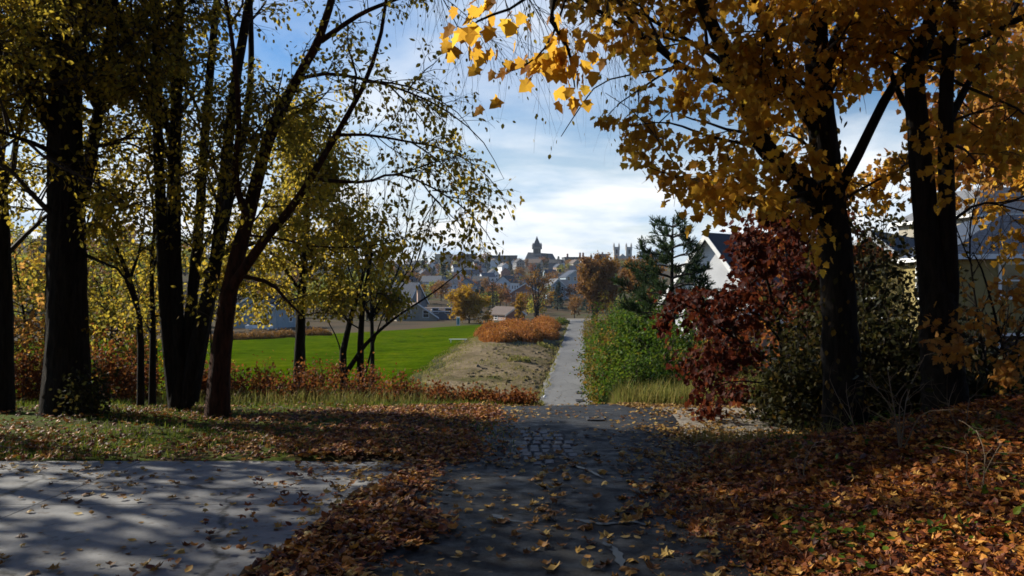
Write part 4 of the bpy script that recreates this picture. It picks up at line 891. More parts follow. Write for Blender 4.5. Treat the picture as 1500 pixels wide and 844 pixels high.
# pine
def pine(name, label, base, H_, r0, nwh, spread, mat='needle', group=None, dens=1.0, t_lo=.28):
    t = thing(name, label, 'tree', base, 0, group)
    b = MB(); b.tubes(np.array([[0, 0, -.2], [.03, 0, H_ * .35], [-.04, .03, H_ * .7], [0, 0, H_]]), np.array([r0, r0 * .8, r0 * .5, .02]), 10, rough=.08); b.build('trunk', M['bark'], t, smooth=True)
    br = []; 
    for k in range(nwh):
        f = t_lo + (1 - t_lo) * k / nwh; z = H_ * f; L = spread * (1 - (f - t_lo) / (1.04 - t_lo)) ** .75
        for a in RNG.uniform(0, 6.283) + np.arange(5) * 1.257 + RNG.normal(0, .2, 5):
            l = L * RNG.uniform(.65, 1.15); d = np.array([math.cos(a), math.sin(a), 0])
            br.append(np.array([[0, 0, z], d * l * .35 + [0, 0, z + l * .10], d * l * .7 + [0, 0, z + l * .12], d * l + [0, 0, z + l * .26]]))
    br = np.array([resample(x, 8) for x in br]); rd = np.ones((len(br), 8)) * np.linspace(1, .3, 8) * r0 * .25
    bb = MB(); bb.tubes(br, rd, 5)
    tw, tr = branch_out(br, rd, 9, .55, 45, .012, K=4, t0=.35, up=.35, wander=.1); bb.tubes(tw, tr, 3); bb.build('branches', M['twig'], t)
    nb = MB(); tws = np.concatenate([tw, br[:, 4:8]]); n = int(16 * dens); i = np.repeat(np.arange(len(tws)), n); m = len(i)
    p, d = at_t(tws[i], RNG.uniform(.25, 1, m)); ax = unit(d * .9 + rvec(m) * .75 + [0, 0, .25]); L = RNG.uniform(.12, .22, m)
    scatter(nb, p, ax, rvec(m), L, (np.array([(-.07, 0, 0), (.07, 0, 0), (.05, 1, 0), (-.05, 1, .02)], float), np.array([[0, 1, 2], [0, 2, 3]])), RNG.random(m))
    nb.build('needles', M[mat], t); return t
gp = ground_pt(986, 28)
pine('pine_tree', 'tall pine with open layered boughs rising out of the hedge', gp, float(P(986, 318, 28)[2] - gp[2]), .13, 10, 2.1, t_lo=.5, dens=1.5)

# ------------------------------------------------------------------ brush and bits around the field
def brush(label, c, rx, ry, h, n, mat='brush_far', group='orange brush on the bank beside the road'):
    c = np.asarray(c, float); t = thing('brush_clump', label, 'brush', c, 0, group)
    q = RNG.random(n) ** .5; a = RNG.uniform(0, 6.283, n); x = q * np.cos(a) * rx; y = q * np.sin(a) * ry
    z = terrain(c[0] + x, c[1] + y) - c[2]
    b = MB(); hh = h * (1 - .6 * q ** 2) * RNG.uniform(.65, 1.1, n)
    blades(b, x, y, hh, .05 + .02 * RNG.random(n), .22, RNG.random(n), zf=lambda X_, Y_: z, droop=.2)
    b.build('stems', M[mat], t)
    k = RNG.random(n) < .6; lb = MB(); m = k.sum()
    scatter(lb, np.stack([x[k], y[k], z[k] + hh[k] * RNG.uniform(.45, .98, m)], -1) + RNG.normal(0, .1, (m, 3)), rvec(m) + [0, 0, .6], rvec(m), RNG.uniform(.12, .26, m), CLUMP, RNG.random(m))
    lb.build('foliage', M[mat], t)
for px, d, rx, ry, h, lab in ((716, 104, 1.9, 4, 1.5, 'orange brush clump at the left tip of the bank beside the lawn'), (730, 90, 2.2, 7, 1.2, 'long low orange brush clump in the middle of the bank'), (768, 97, 2.3, 8, 1.9, 'tallest orange brush clump on the crest of the bank'), (798, 108, 1.9, 8, 1.7, 'orange brush clump nearest the road'), (800, 130, 2.4, 8, 1.8, 'orange brush clump furthest up the bank by the bare tree'), (745, 104, 2.0, 7, 1.6, 'orange brush clump left of the tallest one')):
    brush(lab, ground_pt(px, d), rx, ry, h * RNG.uniform(1.1, 1.5), 4200)
brush('small dark green brush clump by the end of the road', ground_pt(822, 150), 1.6, 2.5, 1.5, 1500, 'hedge', None)
for px, d, lab in ((335, 101, 'furthest left'), (375, 103, 'below the white building'), (415, 106, 'left of the low fence'), (460, 112, 'behind the upright lawn tree')):
    brush('tan brush strip clump at the far lawn edge, ' + lab, ground_pt(px, d), 2.6, 1.6, 1.3, 1500, 'orange_far', 'tan brush along the far lawn edge')
for px, d, rx, h, lab in ((700, 49, .9, .35, 'left'), (760, 70, 1.0, .4, 'middle'), (800, 88, 1.1, .45, 'upper')):
    brush('dry weed patch on the bare dirt bank, ' + lab + ' one', ground_pt(px, d), rx, 1.2, h, 420, 'straw', 'weed patches on the dirt bank')

b = MB()
x, y = pick(60000, -12, 6, 44, 112, lambda x, y: ((x < road_x(y) - 1.9) & (x > np.interp(y, [40, 60, 100, 130], [-7, -7.6, -6, -2.4]))) * (.7 * np.clip(blotch(x, y, .45, 2) - .55, 0, 1) + .03 + .35 * sstep(2.2, .4, x - np.interp(y, [40, 60, 100, 130], [-5.5, -6.3, -4.6, -1.0]))))
blades(b, x, y, RNG.uniform(.06, .26, len(x)), .05, .7, np.clip(.55 + .35 * sstep(-6, 1, x - .05 * y) + RNG.normal(0, .22, len(x)), 0, 1), zf=lambda X_, Y_: terrain(X_, Y_) + .1)
for sd_ in (-1, 1):
    n = 1500; y = 44 + 110 * RNG.random(n) ** 1.5; x = road_x(y) + sd_ * (1.72 + RNG.exponential(.16, n) - .22 + .25 * np.sin(y * .9 + sd_) * np.sin(y * .37))
    blades(b, x, y, RNG.uniform(.05, .22, n), .05, .8, np.clip(RNG.normal(.65, .25, n), 0, 1), zf=lambda X_, Y_: terrain(X_, Y_) + .12 + np.maximum(0, Y_ - 44) * .0018)
setting(b.build('weeds', M['straw']), 'stuff', 'thin dry weeds over the dirt bank between the lawn and the pale road', 'weeds')
b = MB(); n = 420; y = RNG.uniform(46, 105, n); x = road_x(y) - 1.9 - RNG.random(n) ** 1.6 * 6; r_ = RNG.uniform(.05, .26, n); z = terrain(x, y) + .08
for i in range(n):
    a = np.arange(6) * 1.047 + RNG.uniform(0, 1); k = RNG.uniform(.6, 1.2, 6); ring = np.stack([x[i] + r_[i] * 1.4 * k * np.cos(a), y[i] + r_[i] * k * np.sin(a), np.full(6, z[i] - .03)], -1)
    top = np.stack([x[i] + r_[i] * .8 * k * np.cos(a), y[i] + r_[i] * .6 * k * np.sin(a), z[i] + r_[i] * .5 * RNG.uniform(.5, 1.2, 6)], -1); j = np.arange(6)
    b.add(np.vstack([ring, top, [[x[i], y[i], z[i] + r_[i] * .6]]]), [np.stack([j, (j + 1) % 6, 6 + (j + 1) % 6, 6 + j], -1), np.stack([6 + j, 6 + (j + 1) % 6, np.full(6, 12)], -1)])
setting(b.build('earth_rubble', M['dirt']), 'stuff', 'clods of earth strewn on the dirt bank beside the pale road', 'rubble')
# iron drain grates
def grate(label, x, y, w, l, z):
    t = thing('drain_grate', label, 'drain', (x, y, z), 0, 'iron drain grates in the road')
    b = MB(); 
    for sx in (-1, 1): b.box((sx * w / 2, 0, .01), (.04, l, .03))
    for sy in (-1, 1): b.box((0, sy * l / 2, .0105), (w - .05, .04, .03))
    b.build('frame', M['iron'], t); b = MB()
    for k in range(9): b.box(((k - 4) * w / 9.5, 0, .008), (w * .035, l - .05, .024))
    b.build('bars', M['iron'], t); b = MB(); b.box((0, 0, -.012), (w, l, .02)); b.build('pit', M['black'], t)
M['iron'] = simple('cast_iron', (.022, .020, .019), .6, .3, 8, spec=.5); M['black'] = simple('black_void', (.004, .004, .004), .9)
grate('dark iron drain grate across the pale road, nearer one', (850 - 750) / F * 47.5, 47.5, .5, .85, float(terrain(4.1, 47.5)) + .07)
grate('dark iron drain grate across the pale road, farther one', (850 - 750) / F * 51.5, 51.5, .5, .85, float(terrain(4.5, 51.5)) + .07)
xg, yg = gxy(872, 617); grate('iron drain grate in the worn asphalt near the crest', xg, yg, .22, .26, road_z(xg, yg) + .004)

M['white'] = simple('white_paint', (.72, .72, .70), .6, .08, 2); M['teal'] = simple('teal_paint', (.06, .20, .22), .5, .1)
M['wood'] = simple('weathered_wood', (.10, .08, .06), .85, .35, 6)
gb = ground_pt(671, 92, .16); t = thing('bench', 'low white bench standing alone on the green field', 'bench', gb)
b = MB(); b.box((0, 0, .40), (2.1, .36, .07)); b.build('seat', M['white'], t)
for sx in (-.85, .85):
    b = MB(); b.box((sx, 0, .18), (.08, .30, .37)); b.build('leg', M['white'], t)
gb = ground_pt(671, 146, .1); t = thing('utility_box', 'slim white utility cabinet with teal door in front of the yellow tree', 'cabinet', gb)
b = MB(); b.box((0, 0, .75), (.62, .55, 1.5)); b.build('body', M['white'], t)
b = MB(); b.box((.05, -.285, .72), (.40, .03, 1.2)); b.build('door', M['teal'], t)
b = MB(); b.box((0, 0, 1.53), (.70, .63, .06)); b.build('lid', M['white'], t)
x, y = gxy(797, 593.6); z0 = float(terrain(x, y)); b = MB(); b.tubes(np.array([[x, y, z0 - .05], [x - .01, y, z0 + .05], [x - .035, y, z0 + .10], [x - .04, y, z0 + .13]]), np.array([.022, .026, .022, .012]), 7)
b.tubes(np.array([[x + .0, y, z0 + .03], [x + .04, y, z0 + .01], [x + .05, y, z0 - .01]]), np.array([.014, .010, .006]), 5)
tag(b.build('wooden_stub', M['twig'], smooth=True), 'short dark stub of wood sticking up at the crest of the road', 'stump')
x, d = (798 - 750) / F * 49, 49; b = MB(); zz = float(terrain(x, d)) + .08
b.add([(x - .09, d - .1, zz), (x + .10, d - .06, zz + .02), (x + .08, d + .12, zz + .10), (x - .06, d + .1, zz + .08), (x, d, zz + .14)], np.array([[0, 1, 4], [1, 2, 4], [2, 3, 4], [3, 0, 4]]))
tag(b.build('litter_scrap', M['white']), 'tiny white scrap of litter on the pale road before the drain grates', 'litter')

# ------------------------------------------------------------------ houses
M['glass'] = simple('dark_window_glass', (.02, .025, .03), .12, .2, 1, spec=.7)
def siding(name, c, pitch=.16, axis='Z'):
    m, nt, out = newmat(name); v = objvec(nt)
    sep = N(nt, 'ShaderNodeSeparateXYZ'); nt.links.new(v, sep.inputs[0])
    mm = N(nt, 'ShaderNodeMath', operation='MULTIPLY'); mm.inputs[1].default_value = 1 / pitch; nt.links.new(sep.outputs[axis], mm.inputs[0])
    fr = N(nt, 'ShaderNodeMath', operation='FRACT'); nt.links.new(mm.outputs[0], fr.inputs[0])
    n = noise(nt, 1.2, 6, v); c = np.array(c)
    r = ramp(nt, [(.3, tuple(c * .86)), (.7, tuple(np.minimum(c * 1.06, .85)))], n.outputs['Fac'])
    p = N(nt, 'ShaderNodeBsdfPrincipled', Roughness=.65); nt.links.new(r.outputs[0], p.inputs['Base Color'])
    nt.links.new(bump(nt, fr.outputs[0], .9, .03), p.inputs['Normal']); nt.links.new(p.outputs[0], out.inputs[0]); return m
def shingles(name, c):
    m, nt, out = newmat(name); v = objvec(nt)
    br = N(nt, 'ShaderNodeTexBrick', Scale=3.0); br.inputs['Mortar Size'].default_value = .02
    c = np.array(c); br.inputs['Color1'].default_value = (*(c * .8), 1); br.inputs['Color2'].default_value = (*(c * 1.2), 1); br.inputs['Mortar'].default_value = (*(c * .45), 1)
    nt.links.new(v, br.inputs['Vector'])
    p = N(nt, 'ShaderNodeBsdfPrincipled', Roughness=.85); nt.links.new(br.outputs[0], p.inputs['Base Color']); nt.links.new(p.outputs[0], out.inputs[0]); return m
def brick(name, c, mort=(.35, .32, .28), sc=4.0):
    m, nt, out = newmat(name); v = objvec(nt); mp = N(nt, 'ShaderNodeMapping'); mp.inputs['Rotation'].default_value = (R(90), 0, 0); nt.links.new(v, mp.inputs[0])
    br = N(nt, 'ShaderNodeTexBrick', Scale=sc); br.inputs['Mortar Size'].default_value = .012; c = np.array(c)
    br.inputs['Color1'].default_value = (*(c * .8), 1); br.inputs['Color2'].default_value = (*(c * 1.2), 1); br.inputs['Mortar'].default_value = (*mort, 1)
    nt.links.new(mp.outputs[0], br.inputs['Vector'])
    p = N(nt, 'ShaderNodeBsdfPrincipled', Roughness=.85); nt.links.new(br.outputs[0], p.inputs['Base Color']); nt.links.new(p.outputs[0], out.inputs[0]); return m
M['w_white'] = siding('white_siding', (.62, .63, .65)); M['w_yellow'] = siding('yellow_siding', (.24, .19, .065)); M['w_cream'] = siding('cream_siding', (.32, .29, .23)); M['w_blue'] = siding('pale_blue_siding', (.26, .33, .38))
M['w_grey'] = siding('grey_siding', (.16, .165, .18)); M['w_brown'] = siding('brown_siding', (.16, .11, .08)); M['w_brick'] = brick('red_brick', (.26, .11, .075)); M['w_pinkbrick'] = brick('pale_brick', (.42, .27, .20))
M['r_dark'] = shingles('dark_shingles', (.045, .045, .05)); M['r_slate'] = shingles('blue_grey_shingles', (.028, .042, .070)); M['r_brown'] = shingles('brown_shingles', (.10, .07, .055)); M['r_grey'] = shingles('pale_grey_shingles', (.13, .135, .145)); M['r_red'] = shingles('maroon_shingles', (.11, .035, .03))

def house(name, label, loc, rz, w, d, h, rh, wall, roof, wins=(), group=None, chim=None, cat='house', hip=0.0, detail=True, over=.35, doors=()):
    """gable roof with its ridge along local y; wins: (face, u, z, width, height), faces f b l r"""
    t = thing(name, label, cat, loc, rz, group)
    b = MB()
    if hip:
        b.box((0, 0, h / 2 - .4), (w, d, h + .8))
    else:
        b.prism([(-w / 2, -.8), (w / 2, -.8), (w / 2, h), (0, h + rh), (-w / 2, h)], -d / 2, d / 2)
    b.build('wall', M[wall], t)
    b = MB()
    if hip:
        o = over; q = [(-w / 2 - o, -d / 2 - o, h), (w / 2 + o, -d / 2 - o, h), (w / 2 + o, d / 2 + o, h), (-w / 2 - o, d / 2 + o, h), (-w / 2 * hip, -d / 2 * hip, h + rh), (w / 2 * hip, -d / 2 * hip, h + rh), (w / 2 * hip, d / 2 * hip, h + rh), (-w / 2 * hip, d / 2 * hip, h + rh)]
        q += [(x, y, h + .02 - .22) for x, y, z in q[:4]]
        b.add(q, np.array([[0, 1, 5, 4], [1, 2, 6, 5], [2, 3, 7, 6], [3, 0, 4, 7], [4, 5, 6, 7], [8, 9, 1, 0], [9, 10, 2, 1], [10, 11, 3, 2], [11, 8, 0, 3], [11, 10, 9, 8]]))
    else:
        th = .22; sl = rh / (w / 2)
        for s in (-1, 1):
            x1 = s * (w / 2 + over); z1 = h - over * sl
            pr = [(0, h + rh + .01), (x1, z1 + .01), (x1, z1 + th), (0, h + rh + th * 1.15)]
            b.prism(pr if s < 0 else pr[::-1], -d / 2 - over, d / 2 + over)
    ro = b.build('roof', M[roof], t)
    if detail and not hip:
        sl = rh / (w / 2)
        for yy in (-d / 2 - over - .03, d / 2 + over + .03):
            b = MB()
            for s in (-1, 1):
                x1 = s * (w / 2 + over); z1 = h - over * sl
                pr = [(0, h + rh - .16), (x1, z1 - .16), (x1, z1 + .19), (0, h + rh + .22)]
                b.prism(pr if s < 0 else pr[::-1], yy - .025, yy + .025)
            b.build('rake_trim', M['white'], t)
    elif detail:
        b = MB()
        for s in (-1, 1):
            b.box((s * (w / 2 + over + .03), 0, h - .10), (.06, d + 2 * over + .12, .20)); b.box((0, s * (d / 2 + over + .03), h - .10), (w + 2 * over, .06, .20))
        b.build('fascia', M['white'], t)
    for kind, items in (('window', wins), ('door', doors)):
        for it in items:
            f, u, z, ww, wh = it[:5]; mat = it[5] if len(it) > 5 else None
            dx, dy, rot = {'f': (u, -d / 2, 0), 'b': (u, d / 2, 0), 'l': (-w / 2, u, 1), 'r': (w / 2, u, 1)}[f]
            sg = -1 if f in 'fl' else 1
            def bx(bb, du, dz, sw, sh, dep, off):
                c = np.array([dx, dy, z + dz], float)
                if rot: c += [sg * off, du, 0]; bb.box(c, (dep, sw, sh))
                else: c += [du, sg * off, 0]; bb.box(c, (sw, dep, sh))
            b = MB()
            if detail:
                for e in (-1, 1): bx(b, e * (ww / 2 + .05), 0, .11, wh + .22, .10, .03); bx(b, 0, e * (wh / 2 + .05), ww - .01, .11, .10, .03)
                if kind == 'window': bx(b, 0, 0, ww - .02, .06, .07, .03)
                fo = b.build(kind, M['white'], t); b = MB(); bx(b, 0, 0, ww - .002, wh - .002, .04, .004); b.build('pane' if kind == 'window' else 'panel', M[mat] if mat else M['glass'], fo)
            else:
                bx(b, 0, 0, ww, wh, .08, .02); b.build(kind, M[mat] if mat else M['glass'], t)
    if chim:
        for cx, cy, cw, ct in chim:
            b = MB(); b.box((cx, cy, (ct + h) / 2), (cw, cw, ct - h)); b.box((cx, cy, ct + .06), (cw + .12, cw + .12, .12)); b.build('chimney', M['w_pinkbrick'], t)
    return t

# white gabled house behind the pine
c = P(1050, 422, 46); gz = float(terrain(c[0], 46)); top = P(1050, 345, 46)[2]
rz = R(-52)
house('house', 'white sided house with a steep sunlit gable behind the pine and the red maple', (c[0] + 3.4, 50, gz), rz, 6.8, 9, top - gz - 3.9, 3.9, 'w_white', 'r_dark', [('f', -1.4, 3.2 - 1.2, .9, 1.3), ('r', 0, 1.8, .9, 1.4)])
# yellow house at the right
hx, hy = 23.6, 34.0; gz = float(terrain(hx, hy)) - .3
e = P(1440, 372, 31)[2] - gz
house('house', 'yellow sided house with a blue grey roof and white trim at the right edge', (hx, hy, gz), R(-8), 11, 6.4, e, 1.7, 'w_yellow', 'r_slate',
      [('f', -3.2, e - 1.05, .95, 1.3), ('f', .25, e - 1.05, .95, 1.3), ('f', 3.4, e - 1.05, .95, 1.3), ('f', -3.2, e - 4.0, .95, 1.5), ('l', 0, e - 1.1, .9, 1.3)], hip=.55, over=.4)
M['blue_door'] = simple('pale_blue_paint', (.20, .30, .48), .6, .15)
t = thing('porch', 'small pale blue porch with a dark doorway on the yellow house', 'porch', (hx - 1.1, hy - 3.9, gz), R(-8))
b = MB(); b.box((0, 0, .15), (2.4, 1.3, .3)); b.build('floor_slab', M['wood'], t)
for s in (-1, 1):
    b = MB(); b.box((s * 1.05, -.5, 1.55), (.16, .16, 2.5)); b.build('post', M['white'], t)
b = MB(); b.prism([(-1.35, 2.8), (1.35, 2.8), (1.35, 2.95), (0, 3.5), (-1.35, 2.95)], -.75, .66); b.build('roof', M['r_slate'], t)
b = MB(); b.box((0, .60, 1.55), (2.1, .08, 2.5)); b.build('wall', M['blue_door'], t)
b = MB(); b.box((.1, .53, 1.35), (.9, .06, 2.05)); b.build('door', M['black'], t)
# white house behind it with brick chimney
hx2, hy2 = 33.0, 52.0; gz2 = float(terrain(hx2, hy2)); a2 = P(1500, 284, 50)[2] - gz2
house('house', 'tall white house with a maroon roof and brick chimney behind the yellow house', (hx2 + 2.2, hy2, gz2), R(24), 9, 11, a2 - 3.0, 3.0, 'w_white', 'r_red', [('f', -1.6, a2 - 4.6, 1, 1.5), ('l', -2, a2 - 4.6, 1, 1.5)], chim=[(-2.4, -3.2, .8, a2 + .9)])
hx3, hy3 = 30.5, 50.0; gz3 = float(terrain(hx3, hy3))
house('house', 'pale house with a grey roof showing above the roof of the yellow house', (hx3, hy3, gz3), R(8), 8, 7, P(1430, 318, 48)[2] - gz3, 1.9, 'w_cream', 'r_grey', [('f', 0, 3, 1, 1.4)], hip=.4)
hx4, hy4 = 19.9, 41.0; gz4 = float(terrain(hx4, hy4))
house('house', 'sunlit yellow house gable glimpsed between the thick maple and the joined trunks', (hx4, hy4, gz4), R(-40), 4.6, 8, P(1270, 405, 39)[2] - gz4, 2.0, 'w_yellow', 'r_dark', [('f', 0, 2.6, .9, 1.3)])
# brick outbuilding behind the red maple
hx5, hy5 = 10.2, 30.0; gz5 = float(terrain(hx5, hy5)) - .1
house('shed', 'low pale brick outbuilding with white eaves seen through the red maple', (hx5, hy5, gz5), R(-30), 4.6, 5, P(1115, 498, 28)[2] - gz5, 1.1, 'w_pinkbrick', 'r_dark', [('f', 1.1, 1.0, .7, .8)], cat='shed')

# houses right beyond the lawn and car park
def fpt(px, d): return ground_pt(px, d)
q = fpt(604, 176); house('house', 'brown roofed house with white porch posts just beyond the lawn', q, R(20), 9, 9, P(604, 466, 176)[2] - q[2] + .3, 3.0, 'w_cream', 'r_brown', [('f', -2, 1.6, 1.2, 1.5), ('f', 2, 1.6, 1.2, 1.5), ('r', 0, 1.6, 1.2, 1.5)], chim=[(2, 2, .8, 6.6)])
q = fpt(642, 186); house('house', 'flat fronted grey building left of the yellow tree beyond the lawn', q, R(-4), 11, 8, P(642, 455, 186)[2] - q[2], .7, 'w_grey', 'r_brown', [('f', -3, 2.2, 1.4, 1.1), ('f', 0, 2.2, 1.4, 1.1), ('f', 3, 2.2, 1.4, 1.1)], hip=.8)
q = fpt(589, 205); house('house', 'house with a big steep pale grey roof beyond the lawn', q, R(62), 8.5, 10, 3.6, 5.0, 'w_grey', 'r_slate', [('f', -2, 2, 1.2, 1.5), ('r', 0, 2, 1.2, 1.5), ('l', 2, 2, 1.2, 1.5)])
q = fpt(741, 178); house('garage', 'small brick garage with a pale roof left of the bare double tree', q, R(38), 5.5, 7, 1.4, 1.5, 'w_brick', 'r_brown', [('l', 0, .7, .9, .8)], cat='garage')
q = fpt(395, 138); house('house', 'pale blue grey building with a white car before it, left of the lawn', q, R(-12), 8, 10, 3.6, 2.2, 'w_blue', 'r_dark', [('f', 1.2, 1.6, .35, 2.4), ('f', 2.6, 1.6, .35, 2.4), ('r', 0, 1.8, 1, 1.5)])
q = fpt(838, 325); house('house', 'pale blue three storey house above the end of the road', q, R(14), 8, 8, 8.0, 2.6, 'w_blue', 'r_slate', [('f', u, z, 1.1, 1.5) for u in (-2.8, 0, 2.8) for z in (1.8, 4.5, 7.2)])
q = fpt(812, 300); house('house', 'narrow pale blue house left of the three storey one', q, R(20), 6, 7, 5.2, 2.6, 'w_blue', 'r_grey', [('f', u, z, 1.0, 1.5) for u in (-1.8, 1.8) for z in (1.6, 4.2)])
q = fpt(772, 262); house('house', 'brick house behind the bare double tree', q, R(-10), 9, 8, 4.5, 2.6, 'w_brick', 'r_dark', [('f', u, z, 1.0, 1.4) for u in (-2.6, 0, 2.6) for z in (1.6, 3.6)])

# parked white car
def car(label, loc, rz, paint):
    t = thing('parked_car', label, 'car', loc, rz)
    b = MB(); prof = [(-2.1, .35), (2.1, .35), (2.15, .62), (2.05, .80), (1.2, .92), (-1.9, .95), (-2.15, .75)]
    v = []; n = len(prof)
    for yy, k in ((-.86, .93), (-.80, 1), (.80, 1), (.86, .93)):
        for x, z in prof: v.append((x, yy, .62 + (z - .62) * k))
    f = [[r * n + i, r * n + (i + 1) % n, (r + 1) * n + (i + 1) % n, (r + 1) * n + i] for r in range(3) for i in range(n)]
    b.add(v, [np.array(f), np.array([list(range(n))[::-1], [3 * n + i for i in range(n)]])])
    b.build('body', M[paint], t)
    b = MB(); pr = [(-1.7, .93), (1.15, .90), (.35, 1.42), (-1.15, 1.44)]; v = [(x, s * (.74 if z < 1 else .60), z) for s in (-1, 1) for x, z in pr]
    b.add(v, np.array([[0, 1, 2, 3], [7, 6, 5, 4], [0, 4, 5, 1], [1, 5, 6, 2], [2, 6, 7, 3], [3, 7, 4, 0]])); b.build('windows', M['glass'], t)
    b = MB(); b.box((-.4, 0, 1.455), (1.45, 1.18, .05)); b.build('roof', M[paint], t)
    for x in (-1.35, 1.35):
        for y in (-.80, .80):
            b = MB(); b.tubes(np.array([[x, y - .1, .32], [x, y + .1, .32]]), np.array([.32, .32]), 16); w_ = b.build('wheel', M['black'], t)
            b = MB(); a = np.arange(12) * math.pi / 6; s = math.copysign(.105, y); b.add(np.column_stack([x + .2 * np.cos(a), np.full(12, y + s), .32 + .2 * np.sin(a)]), np.arange(12)[None]); b.build('rim', M['white'], w_)
q = fpt(380, 128); car('white car parked in front of the pale blue grey building', q, R(15), 'white')
# low wire fence at the lawn's far edge
A = fpt(408, 112); B = fpt(455, 119); t = thing('fence', 'low dark rail fence at the far lawn edge behind the upright tree', 'fence', A)
for k in range(6):
    p_ = A + (B - A) * k / 5; p_[2] = terrain(p_[0], p_[1]); p_ = p_ - A; b = MB(); b.tubes(np.array([p_ - [0, 0, .2], p_ + [0, 0, 1.25]]), np.array([.05, .05]), 6); b.build('post', M['iron'], t)
for hgt in (.5, 1.15):
    pp = np.array([A + (B - A) * s for s in np.linspace(0, 1, 6)]); pp[:, 2] = terrain(pp[:, 0], pp[:, 1]) + hgt; b = MB(); b.tubes(pp - A, np.full(6, .035), 5); b.build('rail', M['iron'], t)

# ------------------------------------------------------------------ bigger trees around the field
def round_tree(name, label, c, hgt, rad, n, size, mat, group=None, trunk=.18, lo=.18, stems=1, T=CLUMP, sky=.0, cat='tree', upright=False, sub=None):
    c = np.asarray(c, float); t = thing(name, label, cat, c, 0, group)
    tips = []; b = MB(); lim = []
    for s in range(stems):
        a = RNG.uniform(0, 6.28); dx = np.array([math.cos(a), math.sin(a), 0]) * (.25 * rad if stems > 1 else .04 * rad)
        lim.append(resample(np.array([dx * .15 - [0, 0, .3], dx * .4 + [0, 0, hgt * .25], dx * .9 + [0, 0, hgt * .6], dx * 1.3 + [0, 0, hgt * .97]]), 10))
    lim = np.array(lim); lr = np.ones((stems, 10)) * np.linspace(1, .12, 10) * trunk; b.tubes(lim, lr, 8, rough=.1); b.build('trunk', M['bark'], t, smooth=True)
    b = MB(); ang = 28 if upright else 55
    l1, r1 = branch_out(lim, lr, 26 // stems + 4, rad * (1.25 if not upright else 1.5), ang, trunk * .4, K=6, t0=lo, up=.25 if upright else .05, wander=.12); b.tubes(l1, r1, 4)
    l2, r2 = branch_out(l1, r1, 7, rad * .5, ang * .85, trunk * .15, K=5, t0=.2, up=.1, wander=.15); b.tubes(l2, r2, 3)
    b.build('branches', M['twig'], t)
    if n:
        lb = MB(); al = np.concatenate([l2, l1[:, 1:6]]); i = RNG.integers(0, len(al), n); p, d = at_t(al[i], RNG.uniform(.1, 1, n)); p = p + RNG.normal(0, rad * .07, (n, 3))
        tn = np.clip(RNG.random(len(al))[i] * .6 + .4 * RNG.random(n), 0, 1)
        scatter(lb, p, rvec(n) + [0, 0, -.2], rvec(n) + [0, 0, .5], RNG.uniform(size[0], size[1], n), T, tn); lb.build('crown', M[mat], t)
    return t
round_tree('maple_tree', 'broad bright yellow tree at the far end of the lawn', fpt(687, 157), 6.4, 4.3, 9000, (.25, .45), 'yellow', lo=.12)
round_tree('maple_tree', 'small slim yellow tree beside the brick garage', fpt(763, 172), 5.6, 1.3, 1700, (.2, .38), 'yellow', lo=.1)
round_tree('bare_tree', 'nearly leafless double trunked tree at the end of the orange brush', fpt(787, 160), 10.8, 4.2, 900, (.22, .42), 'orange_far', stems=3, trunk=.30, lo=.3)
round_tree('oak_tree', 'big brown orange tree right of the far road', fpt(872, 150), 9.0, 5.2, 15000, (.28, .55), 'orange_far', stems=4, trunk=.28, lo=.15, upright=True)
round_tree('oak_tree', 'second brown orange tree right behind the dark green hedge bush', fpt(945, 128), 6.4, 4.0, 8000, (.28, .5), 'orange_far', stems=4, trunk=.22, lo=.1, upright=True)
round_tree('bare_tree', 'greyish bare tree behind the green hedge near the pine', fpt(955, 62), 5.2, 2.2, 500, (.15, .3), 'orange_far', stems=5, trunk=.07, lo=.15, upright=True)
for px, d, H_, sp, lab in ((722, 190, 10, 1.7, 'dark narrow conifer right of the yellow tree'), (604, 250, 15, 4.2, 'broad dark spruce left of the hillside houses'), (350, 150, 9, 3.2, 'blue green conifer left of the pale blue grey building'), (560, 260, 15, 3.5, 'dark spruce behind the steep pale grey roof'), (330, 165, 12, 3, 'taller dark conifer behind the reddish trunk')):
    pine('spruce_tree', lab, fpt(px, d), H_, .2, 12, sp, 'conifer', dens=1.0, t_lo=.12)
    o = bpy.data.objects

# ------------------------------------------------------------------ the opposite hillside
def far_tree(label, mat, hgt, rad, n, con=False):
    c = np.array([0, 0, 0.])
    t = thing('conifer_tree' if con else 'hillside_tree', label, 'tree', c, 0, None)
    b = MB(); b.tubes(np.array([[0, 0, -1], [0, 0, hgt * .4], [.1, 0, hgt * .9]]), np.array([.25, .2, .05]), 6); b.build('trunk', M['bark'], t)
    lb = MB()
    if con:
        z = RNG.random(n) ** 1.3; r = rad * (1 - z) * RNG.random(n) ** .5; a = RNG.uniform(0, 6.28, n); p = np.stack([r * np.cos(a), r * np.sin(a), hgt * (.08 + .92 * z)], -1)
        scatter(lb, p, np.stack([np.cos(a), np.sin(a), np.full(n, -.35)], -1), rvec(n) + [0, 0, 1], RNG.uniform(.6, 1.2, n), CLUMP, RNG.random(n))
    else:
        k = 9; cc = rvec(k) * RNG.uniform(.3, .75, (k, 1)) * rad * [1, 1, .9] + [0, 0, hgt * .62]; i = RNG.integers(0, k, n)
        p = cc[i] + rvec(n) * (RNG.random((n, 1)) ** .4) * rad * .52
        scatter(lb, p, rvec(n), rvec(n) + [0, 0, .4], RNG.uniform(.45, .95, n), CLUMP, np.clip(RNG.random(k)[i] * .6 + .4 * RNG.random(n), 0, 1))
    lb.build('crown', M[mat], t); return t
